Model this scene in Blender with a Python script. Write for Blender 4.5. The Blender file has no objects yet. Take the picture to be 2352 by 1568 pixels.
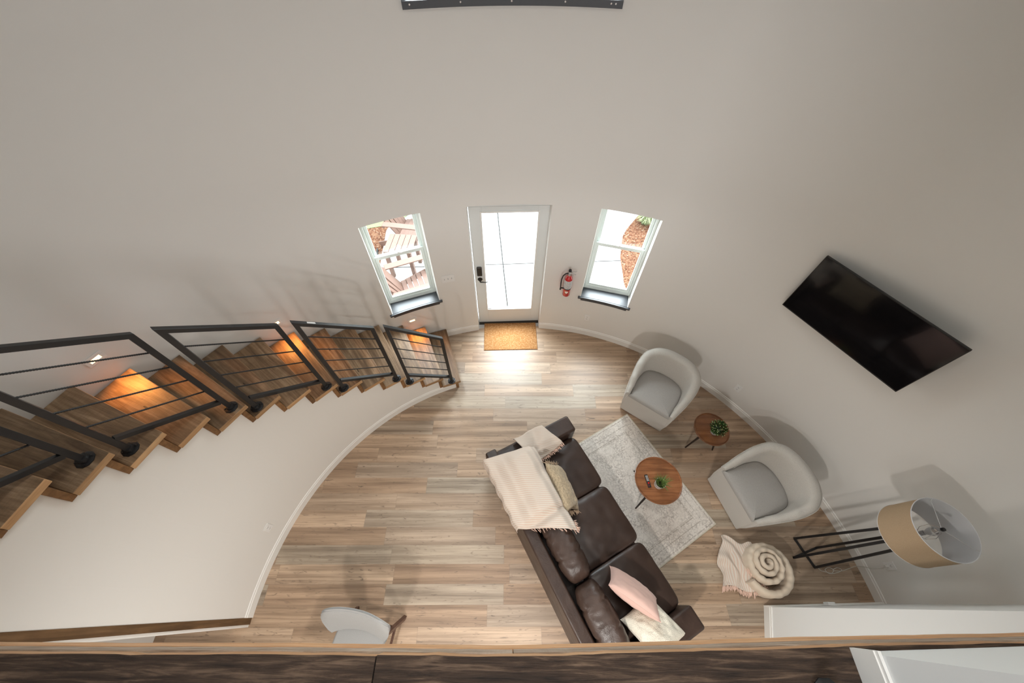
import bpy, bmesh, math, random
from math import sin, cos, pi, radians as rad, atan2, hypot
from mathutils import Vector, Matrix, noise
random.seed(7)
S = bpy.context.scene
COL = S.collection

# ------------------------------------------------------------------ camera, world, lights, exposure
FPX, PITCH, ROLL, H = 876.9, 0.97097, 0.01576, 4.72
cam = bpy.data.objects.new('camera', bpy.data.cameras.new('camera')); COL.objects.link(cam)
cam.data.sensor_width = 36; cam.data.lens = FPX / 2352 * 36; cam.data.clip_start = .05
F_ = Vector((0, cos(PITCH), -sin(PITCH))); U_ = Vector((0, sin(PITCH), cos(PITCH))); R_ = Vector((1, 0, 0))
X_ = cos(ROLL) * R_ + sin(ROLL) * U_; Y_ = -sin(ROLL) * R_ + cos(ROLL) * U_
m = Matrix((X_, Y_, -F_)).transposed().to_4x4(); m.translation = (0, 0, H)
cam.matrix_world = m
S.camera = cam
S.view_settings.view_transform = 'Standard'; S.view_settings.look = 'None'
S.view_settings.exposure = 0.38; S.view_settings.gamma = 1; S.view_settings.use_curve_mapping = False
S.cycles.use_denoising = True
S.cycles.max_bounces = 8; S.cycles.diffuse_bounces = 5; S.cycles.glossy_bounces = 3
S.cycles.sample_clamp_indirect = 12.0
S.cycles.caustics_reflective = False; S.cycles.caustics_refractive = False

w = bpy.data.worlds.new('overcast_sky'); S.world = w; w.use_nodes = True
w.node_tree.nodes['Background'].inputs[0].default_value = (.92, .97, 1.0, 1)
w.node_tree.nodes['Background'].inputs[1].default_value = 4.0

def area(name, loc, size, power, color, target=None, shape='DISK', sizey=None, spread=None):
    l = bpy.data.lights.new(name, 'AREA'); l.shape = shape; l.size = size; l.energy = power; l.color = color
    if sizey: l.size_y = sizey
    if spread: l.spread = spread
    o = bpy.data.objects.new(name, l); COL.objects.link(o); o.location = loc
    d = Vector(target) - Vector(loc) if target else Vector((0, 0, -1))
    o.rotation_euler = d.to_track_quat('-Z', 'Y').to_euler()
    return o
# recessed lamps in the kitchen ceiling under the loft; dome lights are added fill
area('kitchen_lamp', (.45, -1.25, 2.62), .16, 40, (1, .955, .90))
area('kitchen_lamp', (-1.1, -1.25, 2.62), .16, 22, (1, .95, .89))
area('kitchen_lamp', (.0, -2.5, 2.62), .16, 28, (1, .955, .90))
area('dome_fill_light', (-.5, .7, 5.9), .6, 11, (1, .97, .92), spread=rad(125))
area('dome_fill_light', (1.0, .5, 5.9), .6, 8, (1, .97, .92), spread=rad(125))
# added light over the loft that brightens the front wall
area('front_wall_fill_light', (.1, -3.3, 4.6), 1.6, 30, (.96, .97, 1), target=(.1, 3.5, 1.6), shape='RECTANGLE', sizey=1.3, spread=rad(95))

# added unseen light panel over the patio, for glare through door and windows
area('patio_fill_light', (.1, 6.9, 6.4), 8.0, 980, (.88, .94, 1), target=(0, 3.2, .4), shape='RECTANGLE', sizey=4.4, spread=rad(100))

CX, CY, R1, R2 = .179, -.109, 3.6135, 2.7327
def P(a, r, z=0):
    t = rad(a); return Vector((CX + r * sin(t), CY + r * cos(t), z))

# ------------------------------------------------------------------ materials
def mat(name, color=(.8, .8, .8), rough=.5, metal=0, spec=.5, bump=None, coat=0, emit=None, sheen=0):
    M = bpy.data.materials.new(name); M.use_nodes = True
    b = M.node_tree.nodes['Principled BSDF']
    b.inputs['Base Color'].default_value = (*color, 1); b.inputs['Roughness'].default_value = rough
    b.inputs['Metallic'].default_value = metal; b.inputs['Specular IOR Level'].default_value = spec
    b.inputs['Coat Weight'].default_value = coat
    if sheen: b.inputs['Sheen Weight'].default_value = sheen
    if emit:
        b.inputs['Emission Color'].default_value = (*emit[0], 1); b.inputs['Emission Strength'].default_value = emit[1]
    return M
class G:
    """small node-graph helper"""
    def __init__(s, M): s.M = M; s.t = M.node_tree; s.n = s.t.nodes; s.b = s.n['Principled BSDF']
    def new(s, k, **kw):
        n = s.n.new(k)
        for a, v in kw.items(): setattr(n, a, v)
        return n
    def link(s, a, b): s.t.links.new(a, b)
    def put(s, inp, v):
        if hasattr(v, 'is_linked') or hasattr(v, 'links'): s.link(v, inp)
        else: inp.default_value = v
    def math(s, op, a, b=None, c=None, clamp=False):
        n = s.new('ShaderNodeMath', operation=op, use_clamp=clamp); s.put(n.inputs[0], a)
        if b is not None: s.put(n.inputs[1], b)
        if c is not None: s.put(n.inputs[2], c)
        return n.outputs[0]
    def coord(s, which='Object'): return s.new('ShaderNodeTexCoord').outputs[which]
    def mapping(s, v, scale=(1, 1, 1), rot=(0, 0, 0), loc=(0, 0, 0)):
        n = s.new('ShaderNodeMapping'); s.link(v, n.inputs[0])
        n.inputs['Scale'].default_value = scale; n.inputs['Rotation'].default_value = rot; n.inputs['Location'].default_value = loc
        return n.outputs[0]
    def noise(s, v, scale=5, detail=3, rough=.5, dist=0):
        n = s.new('ShaderNodeTexNoise'); s.link(v, n.inputs['Vector'])
        n.inputs['Scale'].default_value = scale; n.inputs['Detail'].default_value = detail
        n.inputs['Roughness'].default_value = rough; n.inputs['Distortion'].default_value = dist
        return n.outputs['Fac']
    def voro(s, v, scale=5, feature='F1', out='Distance'):
        n = s.new('ShaderNodeTexVoronoi', feature=feature); s.link(v, n.inputs['Vector']); n.inputs['Scale'].default_value = scale
        return n.outputs[out]
    def ramp(s, fac, stops):
        n = s.new('ShaderNodeValToRGB'); s.link(fac, n.inputs[0]); e = n.color_ramp.elements
        while len(e) > 1: e.remove(e[-1])
        e[0].position = stops[0][0]; e[0].color = (*stops[0][1], 1)
        for p, c in stops[1:]:
            x = e.new(p); x.color = (*c, 1)
        return n.outputs[0]
    def mix(s, fac, a, b, mode='MIX'):
        n = s.new('ShaderNodeMix', data_type='RGBA', blend_type=mode)
        s.put(n.inputs['Factor'], fac)
        for i, v in ((6, a), (7, b)):
            if isinstance(v, tuple): n.inputs[i].default_value = (*v, 1)
            else: s.link(v, n.inputs[i])
        return n.outputs[2]
    def sep(s, v):
        n = s.new('ShaderNodeSeparateXYZ'); s.link(v, n.inputs[0]); return n.outputs
    def comb(s, x, y, z=0.0):
        n = s.new('ShaderNodeCombineXYZ')
        for i, v in enumerate((x, y, z)): s.put(n.inputs[i], v)
        return n.outputs[0]
    def white(s, v):
        n = s.new('ShaderNodeTexWhiteNoise', noise_dimensions='3D'); s.link(v, n.inputs[0]); return n.outputs['Value']
    def bump(s, h, strength=.2, dist=.01):
        n = s.new('ShaderNodeBump'); s.link(h, n.inputs['Height']); n.inputs['Strength'].default_value = strength
        n.inputs['Distance'].default_value = dist; s.link(n.outputs[0], s.b.inputs['Normal'])
    def base(s, c): s.link(c, s.b.inputs['Base Color'])

def fabric(name, c, scale=400, var=.12, bump=.35, rough=.95, sheen=.2):
    M = mat(name, c, rough, spec=.2, sheen=sheen); g = G(M); v = g.coord()
    n = g.noise(v, scale, 2); n2 = g.noise(v, 9, 2)
    lo = tuple(x * (1 - var) for x in c); hi = tuple(min(1, x * (1 + var)) for x in c)
    a = g.ramp(n, [(.3, lo), (.7, hi)])
    g.base(g.mix(g.math('MULTIPLY', n2, .18), a, tuple(x * .86 for x in c)))
    g.bump(n, bump, .002)
    return M
def grainwood(name, dark, mid, light, axis=0, sc=1.0, rough=.55, coat=0, saw=0, knots=.0):
    M = mat(name, mid, rough, spec=.35, coat=coat); g = G(M); v = g.coord()
    oi = g.new('ShaderNodeObjectInfo'); r = oi.outputs['Random']
    k = [14, 14, 14]; k[axis] = 1.1
    vv = g.new('ShaderNodeVectorMath', operation='ADD'); g.link(v, vv.inputs[0]); g.link(g.comb(g.math('MULTIPLY', r, 37), g.math('MULTIPLY', r, 71), r), vv.inputs[1])
    mv = g.mapping(vv.outputs[0], tuple(x * sc for x in k))
    n1 = g.noise(mv, 1.6, 6, .62, .6)
    k2 = [90, 90, 90]; k2[axis] = 4
    n2 = g.noise(g.mapping(vv.outputs[0], tuple(x * sc for x in k2)), 1.2, 3, .6)
    blot = g.noise(vv.outputs[0], 4.5 * sc, 3, .6)
    c = g.ramp(n1, [(.28, dark), (.5, mid), (.72, light)])
    c = g.mix(g.math('MULTIPLY', g.math('SUBTRACT', n2, .5), .9), c, dark)
    c = g.mix(g.math('MULTIPLY', g.math('SUBTRACT', blot, .42, clamp=True), 1.6, clamp=True), c, tuple(x * .62 for x in mid))
    hsv = g.new('ShaderNodeHueSaturation'); g.link(c, hsv.inputs['Color'])
    g.link(g.math('ADD', g.math('MULTIPLY', r, .55), .76), hsv.inputs['Value']); c = hsv.outputs[0]
    h = g.math('ADD', n1, g.math('MULTIPLY', n2, .5))
    if saw:
        k3 = [3, 3, 3]; k3[axis] = 60
        s3 = g.noise(g.mapping(vv.outputs[0], tuple(k3)), 1.5, 2, .5, .8)
        h = g.math('ADD', h, g.math('MULTIPLY', s3, min(.6, saw))); c = g.mix(g.math('MULTIPLY', g.math('SUBTRACT', s3, .45, clamp=True), saw, clamp=True), c, dark)
    if knots:
        kk = g.voro(g.mapping(vv.outputs[0], tuple(1.5 if i == axis else 6 for i in range(3))), 1.7)
        c = g.mix(g.math('MULTIPLY', g.math('LESS_THAN', kk, .07), knots), c, tuple(x * .3 for x in dark))
    g.base(c); g.bump(h, .35, .004)
    return M

WALL = mat('wall_paint', (.76, .74, .705), .62, spec=.3)
g = G(WALL); g.bump(g.noise(g.coord(), 120, 2), .04, .001)
WHITE = mat('white_paint', (.78, .77, .74), .4)
TRIM = mat('trim_paint', (.80, .785, .75), .38)
PLATE = mat('white_plastic', (.80, .79, .77), .35)
SLOT = mat('slot_dark', (.12, .12, .12), .6)
VINYL = mat('window_vinyl', (.80, .86, .83), .35)
BLACK = mat('black_steel', (.012, .012, .013), .42, spec=.5)
SILLM = mat('black_sill_paint', (.024, .028, .036), .48, spec=.7, coat=.4); SILLM.node_tree.nodes['Principled BSDF'].inputs['Coat Roughness'].default_value = .4
DOORM = mat('door_paint', (.72, .74, .73), .35)
BRONZE = mat('dark_bronze', (.05, .045, .04), .35, .8)
CHROME = mat('brushed_nickel', (.7, .7, .7), .25, 1)
GLASS = bpy.data.materials.new('clear_glass'); GLASS.use_nodes = True
t = GLASS.node_tree; t.nodes.clear()
o_ = t.nodes.new('ShaderNodeOutputMaterial'); mx = t.nodes.new('ShaderNodeMixShader'); tr = t.nodes.new('ShaderNodeBsdfTransparent'); gl = t.nodes.new('ShaderNodeBsdfGlossy')
gl.inputs['Roughness'].default_value = .02; tr.inputs[0].default_value = (.96, .98, .97, 1)
fr = t.nodes.new('ShaderNodeLayerWeight'); fr.inputs['Blend'].default_value = .5
pw_ = t.nodes.new('ShaderNodeMath'); pw_.operation = 'POWER'; pw_.inputs[1].default_value = 5; t.links.new(fr.outputs['Facing'], pw_.inputs[0])
ma_ = t.nodes.new('ShaderNodeMath'); ma_.operation = 'MULTIPLY_ADD'; ma_.inputs[1].default_value = .6; ma_.inputs[2].default_value = .025; t.links.new(pw_.outputs[0], ma_.inputs[0])
t.links.new(ma_.outputs[0], mx.inputs[0]); t.links.new(tr.outputs[0], mx.inputs[1]); t.links.new(gl.outputs[0], mx.inputs[2]); t.links.new(mx.outputs[0], o_.inputs[0])

# floor: vinyl planks 1.22 x 0.18 m
FLOOR = mat('vinyl_planks', (.4, .3, .2), .36, spec=.5, coat=.6); FLOOR.node_tree.nodes['Principled BSDF'].inputs['Coat Roughness'].default_value = .46; g = G(FLOOR)
v = g.mapping(g.coord(), rot=(0, 0, -rad(.9))); sx, sy, _ = g.sep(v)
yy = g.math('DIVIDE', g.math('SUBTRACT', sy, .343), .18); row = g.math('FLOOR', yy)
rr = g.white(g.comb(row, 3.3, 1.7))
xx = g.math('ADD', g.math('DIVIDE', sx, 1.22), g.math('MULTIPLY', rr, 9.0)); pid = g.math('FLOOR', xx)
pr_ = g.white(g.comb(row, pid, .5)); pr2 = g.white(g.comb(pid, row, 8.5))
basec = g.ramp(pr_, [(0, (.315, .210, .135)), (.25, (.375, .26, .172)), (.5, (.42, .30, .205)), (.74, (.335, .25, .18)), (.88, (.35, .285, .215)), (1, (.43, .33, .235))])
off = g.math('MULTIPLY', pr2, 61.0)
bandv = g.comb(g.math('ADD', g.math('MULTIPLY', sx, .55), off), g.math('ADD', g.math('MULTIPLY', sy, 17.0), off), pr_)
band = g.noise(bandv, 1.0, 2, .55, .3)
c = g.mix(1.0, basec, g.ramp(band, [(.26, (.60, .555, .52)), (.5, (1.02, 1.0, .98)), (.70, (1.40, 1.41, 1.42))]), 'MULTIPLY')
grain = g.noise(g.comb(g.math('ADD', g.math('MULTIPLY', sx, 2.6), off), g.math('MULTIPLY', sy, 120.0), pr_), 1.0, 4, .65, .25)
c = g.mix(1.0, c, g.ramp(grain, [(.28, (.66, .63, .60)), (.5, (1.0, 1.0, 1.0)), (.78, (1.16, 1.16, 1.16))]), 'MULTIPLY')
kn = g.noise(g.comb(g.math('ADD', g.math('MULTIPLY', sx, 7.0), off), g.math('ADD', g.math('MULTIPLY', sy, 34.0), off), pr_), 1.0, 3, .6, 1.4)
c = g.mix(g.math('MULTIPLY', g.math('SUBTRACT', kn, .60, clamp=True), 6.5, clamp=True), c, (.13, .088, .06))
fy = g.math('FRACT', yy); fx = g.math('FRACT', xx)
ey = g.math('MINIMUM', fy, g.math('SUBTRACT', 1.0, fy)); ex = g.math('MINIMUM', fx, g.math('SUBTRACT', 1.0, fx))
seam = g.math('MAXIMUM', g.math('LESS_THAN', ey, .008), g.math('LESS_THAN', ex, .0012))
c = g.mix(g.math('MULTIPLY', seam, .35), c, (.12, .09, .07))
g.base(c)
g.link(g.math('ADD', g.math('MULTIPLY', grain, .14), .38), g.b.inputs['Roughness'])
g.bump(g.math('ADD', g.math('MULTIPLY', grain, .3), g.math('MULTIPLY', seam, -.6)), .12, .002)

TREAD = grainwood('reclaimed_tread_oak', (.085, .050, .028), (.225, .142, .080), (.42, .295, .185), 0, 1.0, .46, saw=.6, knots=.8)
TREADEDGE = grainwood('sawn_tread_edge', (.26, .14, .062), (.40, .235, .115), (.54, .35, .19), 1, 1.2, .6)
RISER = grainwood('stained_riser', (.115, .055, .02), (.21, .105, .042), (.29, .155, .065), 0, 1.3, .6)
BEAM = grainwood('weathered_barn_timber', (.012, .008, .006), (.060, .036, .023), (.20, .13, .085), 0, 2.4, .88, saw=.12, knots=1)
g = G(BEAM); b_n = BEAM.node_tree.nodes['Bump']; b_n.inputs['Strength'].default_value = 1.0; b_n.inputs['Distance'].default_value = .012
ORANGE = grainwood('fresh_sawn_edge', (.36, .18, .085), (.47, .265, .135), (.56, .36, .21), 0, .8, .7)
GREYWOOD = grainwood('grey_weathered_board', (.15, .10, .07), (.36, .275, .205), (.56, .48, .40), 0, 2.2, .8, saw=.5)
WALNUT = grainwood('walnut_veneer', (.12, .045, .018), (.215, .085, .034), (.31, .135, .058), 0, 1.4, .32, coat=.25)
DARKLEG = mat('dark_wood_leg', (.022, .013, .009), .4)
CHAIRWOOD = grainwood('dark_stained_wood', (.05, .02, .012), (.09, .038, .022), (.13, .06, .035), 2, 2, .4)
POLYWOOD = mat('brown_outdoor_slats', (.125, .068, .050), .6)

LEATHER = mat('brown_leather', (.035, .022, .018), .36, spec=.4); g = G(LEATHER); v = g.coord()
n = g.noise(v, 7, 4, .6); g.base(g.ramp(n, [(.3, (.031, .0175, .013)), (.7, (.058, .034, .025))]))
g.link(g.math('ADD', g.math('MULTIPLY', n, .25), .26), g.b.inputs['Roughness'])
g.bump(g.math('ADD', g.math('MULTIPLY', g.noise(v, 9, 5, .65, 1.2), 1.0), g.math('MULTIPLY', g.voro(v, 260), .06)), .35, .012)
LEATHERSEAT = mat('smooth_brown_leather', (.035, .022, .018), .3, spec=.4); g = G(LEATHERSEAT); v = g.coord()
n = g.noise(v, 5, 3, .6); g.base(g.ramp(n, [(.3, (.029, .0165, .0125)), (.7, (.050, .029, .0215))]))
g.link(g.math('ADD', g.math('MULTIPLY', n, .2), .24), g.b.inputs['Roughness']); g.bump(g.noise(v, 14, 3, .6, .5), .08, .01)

CREAM = fabric('oatmeal_chair_fabric', (.50, .475, .435), 300, .16)
SEATF = fabric('grey_seat_fabric', (.37, .355, .335), 300, .14)
VELVET = fabric('pale_grey_velvet', (.34, .34, .335), 200, .06, .2)
PINK = fabric('blush_linen', (.70, .465, .40), 500, .06, .3)
TAN = fabric('tan_gauze', (.46, .36, .24), 60, .25, .9)
BOUCLE = fabric('cream_boucle', (.76, .71, .60), 130, .12, 1.0)
BOUCLE.node_tree.nodes['Bump'].inputs['Distance'].default_value = .005
COMF = fabric('beige_duvet', (.64, .54, .43), 300, .04, .2)
BURLAP = mat('burlap_shade', (.50, .345, .195), .9, spec=.1); g = G(BURLAP); v = g.coord()
n = g.noise(g.mapping(v, (1, 1, 1)), 500, 2); g.base(g.ramp(n, [(.3, (.36, .26, .165)), (.7, (.48, .36, .24))])); g.bump(n, .3, .001)
SHADEIN = mat('shade_liner', (.60, .60, .61), .7)
def striped(name, axis=1, period=.0175):
    M = mat(name, (.8, .7, .6), .95, spec=.1, sheen=.2); g = G(M); v = g.coord(); s = g.sep(v)[axis]
    w_ = g.noise(v, 6, 2); s = g.math('ADD', s, g.math('MULTIPLY', w_, .02))
    k = g.math('SINE', g.math('MULTIPLY', s, 2 * pi / period))
    g.base(g.ramp(g.math('MULTIPLY_ADD', k, .5, .5), [(.35, (.64, .585, .515)), (.65, (.61, .475, .39))]))
    g.bump(g.math('ADD', g.noise(v, 350, 2), g.math('MULTIPLY', k, .3)), .3, .003); return M
STRIPE = striped('striped_throw_cloth'); STRIPE2 = striped('striped_floor_throw_cloth', 0, .019)
FRINGE = fabric('peach_fringe_yarn', (.74, .52, .42), 300, .1)
FRINGE2 = fabric('tan_tassel_yarn', (.42, .30, .20), 300, .1)

RUG = mat('distressed_rug', (.6, .57, .52), .97, spec=.1); g = G(RUG); v = g.coord(); sx, sy, _ = g.sep(v)
ax = g.math('ABSOLUTE', sx); ay = g.math('ABSOLUTE', sy)
d = g.math('MINIMUM', g.math('SUBTRACT', .775, ax), g.math('SUBTRACT', .74, ay))     # distance to the rug's edge
c = g.ramp(g.noise(v, 3.2, 4, .7), [(.3, (.60, .545, .49)), (.7, (.71, .66, .605))])
cell = g.voro(g.mapping(v, (1, 1, 1)), 11); cell2 = g.voro(g.mapping(v, (1, 1, 1), loc=(.3, .2, 0)), 44)
fl = g.math('MULTIPLY', g.math('LESS_THAN', g.math('ABSOLUTE', g.math('SUBTRACT', cell, .36)), .085), g.math('LESS_THAN', g.noise(v, 85, 3, .8), .49))
fl2 = g.math('MULTIPLY', g.math('GREATER_THAN', cell2, .50), g.math('LESS_THAN', g.noise(v, 110, 3, .8), .51))
wear = g.ramp(g.noise(v, 5, 3, .7), [(.35, (.15, .15, .15)), (.62, (1, 1, 1))])
mk = g.math('MULTIPLY', g.math('MAXIMUM', fl, fl2), .55)
wb = g.new('ShaderNodeRGBToBW'); g.link(wear, wb.inputs[0])
c = g.mix(g.math('MULTIPLY', mk, wb.outputs[0]), c, (.16, .125, .105))
for dd, wd in ((.035, .006), (.115, .004), (.185, .007), (.20, .003)):
    ln = g.math('LESS_THAN', g.math('ABSOLUTE', g.math('SUBTRACT', d, dd)), wd)
    c = g.mix(g.math('MULTIPLY', g.math('MULTIPLY', ln, g.math('LESS_THAN', g.noise(v, 45, 2, .7), .56)), .6), c, (.30, .26, .22))
c = g.mix(g.math('LESS_THAN', d, .012), c, (.52, .47, .38))
g.base(c); g.bump(g.noise(v, 500, 2), .3, .002)

MAT_ = mat('coir_mat_weave', (.66, .36, .15), .95, spec=.1); g = G(MAT_); v = g.coord()
vn = g.new('ShaderNodeTexVoronoi'); g.link(g.mapping(v, (1.0, 1.45, 1)), vn.inputs['Vector']); vn.inputs['Scale'].default_value = 48; vn.inputs['Randomness'].default_value = .3; vv = vn.outputs['Distance']; g.base(g.ramp(vv, [(.12, (.62, .42, .26)), (.38, (.50, .28, .13)), (.6, (.32, .15, .055))])); g.bump(vv, .6, .006)
CONC = mat('pale_concrete', (.62, .62, .61), .9, spec=.2); g = G(CONC); v = g.coord(); x0, y0, _ = g.sep(v)
c = g.ramp(g.noise(v, 3, 4, .7), [(.3, (.56, .56, .55)), (.7, (.66, .66, .65))])
l1 = g.math('LESS_THAN', g.math('ABSOLUTE', g.math('ADD', g.math('ADD', x0, .083), g.math('MULTIPLY', g.math('SUBTRACT', y0, 3.993), .102))), .011)
l2 = g.math('LESS_THAN', g.math('ABSOLUTE', g.math('SUBTRACT', g.math('SUBTRACT', y0, 4.965), g.math('MULTIPLY', x0, .065))), .011)
l3 = g.math('LESS_THAN', g.math('ABSOLUTE', g.math('ADD', g.math('SUBTRACT', y0, 6.445), g.math('MULTIPLY', g.math('SUBTRACT', x0, 1.898), 1.79))), .014)
g.base(g.mix(g.math('MULTIPLY', g.math('MAXIMUM', g.math('MAXIMUM', l1, l2), l3), .98), c, (.02, .02, .02)))
MULCH = mat('red_brown_mulch', (.3, .12, .06), 1, spec=.1); g = G(MULCH); v = g.coord()
g.base(g.ramp(g.voro(v, 45, out='Color'), [(0, (.045, .018, .010)), (.45, (.115, .050, .029)), (.8, (.18, .10, .06)), (1, (.22, .17, .13))])); g.bump(g.voro(v, 45), .8, .02)
GRASS = mat('lawn_green', (.16, .28, .07), 1, spec=.1); g = G(GRASS); v = g.coord()
g.base(g.ramp(g.noise(v, 60, 3, .7), [(.3, (.10, .135, .06)), (.7, (.20, .235, .13))]))
DRY = mat('pale_ornamental_grass', (.20, .235, .12), .9)
LEAF = mat('grass_blade_green', (.16, .30, .05), .5, spec=.3); g = G(LEAF); v = g.coord()
g.base(g.ramp(g.noise(v, 60, 2), [(.3, (.055, .115, .025)), (.7, (.24, .32, .09))]))
LEAF2 = mat('dusty_leaf_green', (.05, .10, .035), .6, spec=.3); g = G(LEAF2); v = g.coord()
g.base(g.ramp(g.noise(v, 50, 2), [(.3, (.018, .045, .010)), (.7, (.07, .135, .032))]))
BUD = mat('pale_green_bud', (.30, .36, .17), .7)
POT = mat('white_ceramic_pot', (.62, .62, .60), .35); POT2 = mat('grey_zinc_pot', (.42, .43, .44), .4, .3)
SOIL = mat('potting_soil', (.03, .022, .015), 1)
SCREEN = mat('tv_screen_black', (.004, .004, .005), .10, spec=.5, coat=.2); TVB = mat('tv_bezel_black', (.01, .01, .01), .35)
RED = mat('extinguisher_red', (.50, .012, .012), .22, coat=.5); RUBBER = mat('black_rubber', (.012, .012, .012), .6)
LABEL = mat('extinguisher_label', (.55, .54, .53), .5); g = G(LABEL); v = g.coord(); z_ = g.sep(v)[2]
g.base(g.mix(g.math('MULTIPLY', g.math('LESS_THAN', g.noise(g.mapping(v, (90, 90, 300)), 1, 1), .46), .55), (.62, .61, .6), (.2, .2, .22)))
STICKER = mat('cream_sticker', (.85, .78, .68), .5)
CEILM = mat('ceiling_paint', (.62, .60, .56), .8)
GLOW = mat('step_lens', (1, .8, .5), .5, emit=((1, .62, .28), 3.0))
CLEARC = mat('clear_cord', (.62, .60, .56), .25)
GYP = mat('loft_white_paint', (.76, .77, .76), .55)

# ------------------------------------------------------------------ mesh helpers
class MB:
    def __init__(s): s.v = []; s.f = []; s.m = []; s.cur = 0
    def add(s, vs, fs):
        b = len(s.v); s.v += [tuple(x) for x in vs]
        for f in fs: s.f.append(tuple(b + i for i in f)); s.m.append(s.cur)
        return s
    def box(s, lo, hi, M=None):
        x0, y0, z0 = lo; x1, y1, z1 = hi
        vs = [(x, y, z) for z in (z0, z1) for y in (y0, y1) for x in (x0, x1)]
        if M: vs = [M @ Vector(q) for q in vs]
        return s.add(vs, [(0, 2, 3, 1), (4, 5, 7, 6), (0, 1, 5, 4), (2, 6, 7, 3), (0, 4, 6, 2), (1, 3, 7, 5)])
    def prism(s, poly, z0, z1):
        n = len(poly)
        a = sum(poly[i][0] * poly[(i + 1) % n][1] - poly[(i + 1) % n][0] * poly[i][1] for i in range(n))
        if a < 0: poly = poly[::-1]
        vs = [(p[0], p[1], z0) for p in poly] + [(p[0], p[1], z1) for p in poly]
        return s.add(vs, [tuple(range(n))[::-1], tuple(range(n, 2 * n))] + [(i, (i + 1) % n, n + (i + 1) % n, n + i) for i in range(n)])
    def bar(s, a, b, w, h=None, up=(0, 0, 1)):
        """square bar from a to b; w across, h along up"""
        h = h or w; a = Vector(a); b = Vector(b); d = (b - a).normalized(); u = Vector(up)
        if abs(d.dot(u)) > .99: u = Vector((1, 0, 0))
        sd = d.cross(u).normalized(); u = sd.cross(d)
        vs = [p + sd * i * w / 2 + u * j * h / 2 for p in (a, b) for i, j in ((-1, -1), (1, -1), (1, 1), (-1, 1))]
        return s.add(vs, [(3, 2, 1, 0), (4, 5, 6, 7), (0, 1, 5, 4), (1, 2, 6, 5), (2, 3, 7, 6), (3, 0, 4, 7)])
    def tube(s, pts, r, n=8, caps=True):
        pts = [Vector(p) for p in pts]; rs = r if isinstance(r, (list, tuple)) else [r] * len(pts)
        vs = []; u = None
        for i, p in enumerate(pts):
            d = (pts[min(i + 1, len(pts) - 1)] - pts[max(i - 1, 0)]).normalized()
            if u is None: u = d.orthogonal().normalized()
            u = (u - d * u.dot(d)); u = u.normalized() if u.length > 1e-6 else d.orthogonal().normalized()
            w_ = d.cross(u)
            vs += [p + (u * cos(2 * pi * k / n) + w_ * sin(2 * pi * k / n)) * rs[i] for k in range(n)]
        fs = [(i * n + k, i * n + (k + 1) % n, (i + 1) * n + (k + 1) % n, (i + 1) * n + k) for i in range(len(pts) - 1) for k in range(n)]
        if caps: fs += [tuple(range(n))[::-1], tuple((len(pts) - 1) * n + k for k in range(n))]
        return s.add(vs, fs)
    def lathe(s, prof, n=32, M=None, c=(0, 0)):
        vs = [Vector((c[0] + r * cos(2 * pi * k / n), c[1] + r * sin(2 * pi * k / n), z)) for r, z in prof for k in range(n)]
        if M: vs = [M @ q for q in vs]
        m_ = len(prof)
        fs = [(i * n + k, i * n + (k + 1) % n, (i + 1) * n + (k + 1) % n, (i + 1) * n + k) for i in range(m_ - 1) for k in range(n)]
        if prof[0][0] > 1e-5: fs.append(tuple(range(n))[::-1])
        if prof[-1][0] > 1e-5: fs.append(tuple((m_ - 1) * n + k for k in range(n)))
        return s.add(vs, fs)
    def grid(s, rows, closed=False):
        m_ = len(rows[0]); vs = [q for r in rows for q in r]
        fs = [(i * m_ + j, i * m_ + (j + 1) % m_, (i + 1) * m_ + (j + 1) % m_, (i + 1) * m_ + j) for i in range(len(rows) - 1) for j in range(m_ if closed else m_ - 1)]
        return s.add(vs, fs)
    def build(s, name, mats, parent=None, smooth=False, bevel=0, seg=2, angle=40, solid=0, sub=0):
        me = bpy.data.meshes.new(name); me.from_pydata([tuple(q) for q in s.v], [], s.f)
        mats = mats if isinstance(mats, (list, tuple)) else [mats]
        for x in mats: me.materials.append(x)
        for p, i in zip(me.polygons, s.m): p.material_index = i
        me.update()
        o = bpy.data.objects.new(name, me); COL.objects.link(o)
        if parent: o.parent = parent
        if solid:
            md = o.modifiers.new('t', 'SOLIDIFY'); md.thickness = solid; md.offset = 0
        if sub:
            md = o.modifiers.new('s', 'SUBSURF'); md.levels = md.render_levels = sub
        if bevel:
            md = o.modifiers.new('b', 'BEVEL'); md.width = bevel; md.segments = seg; md.limit_method = 'ANGLE'; md.angle_limit = rad(angle)
        if smooth:
            bm = bmesh.new(); bm.from_mesh(me); bm.normal_update()
            for f in bm.faces: f.smooth = True
            for e in bm.edges:
                if len(e.link_faces) == 2 and e.calc_face_angle(0) > rad(angle): e.smooth = False
            bm.to_mesh(me); bm.free()
        return o
def tag(o, label=None, cat=None, group=None, kind=None):
    if label: o['label'] = label
    if cat: o['category'] = cat
    if group: o['group'] = group
    if kind: o['kind'] = kind
    return o
def empty(name, loc=(0, 0, 0), rz=0, label=None, cat=None, group=None, kind=None):
    o = bpy.data.objects.new(name, None); COL.objects.link(o); o.location = loc; o.rotation_euler = (0, 0, rz); o.empty_display_size = .1
    return tag(o, label, cat, group, kind)
def lerp(a, b, t): return a + (b - a) * t
def interp(tab, x):
    if x <= tab[0][0]: return tab[0][1]
    for (a, p), (b, q) in zip(tab, tab[1:]):
        if x <= b:
            k = (x - a) / (b - a); k = k * k * (3 - 2 * k); return p + (q - p) * k
    return tab[-1][1]
def sp(x, e): return math.copysign(abs(x) ** e, x)
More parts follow.
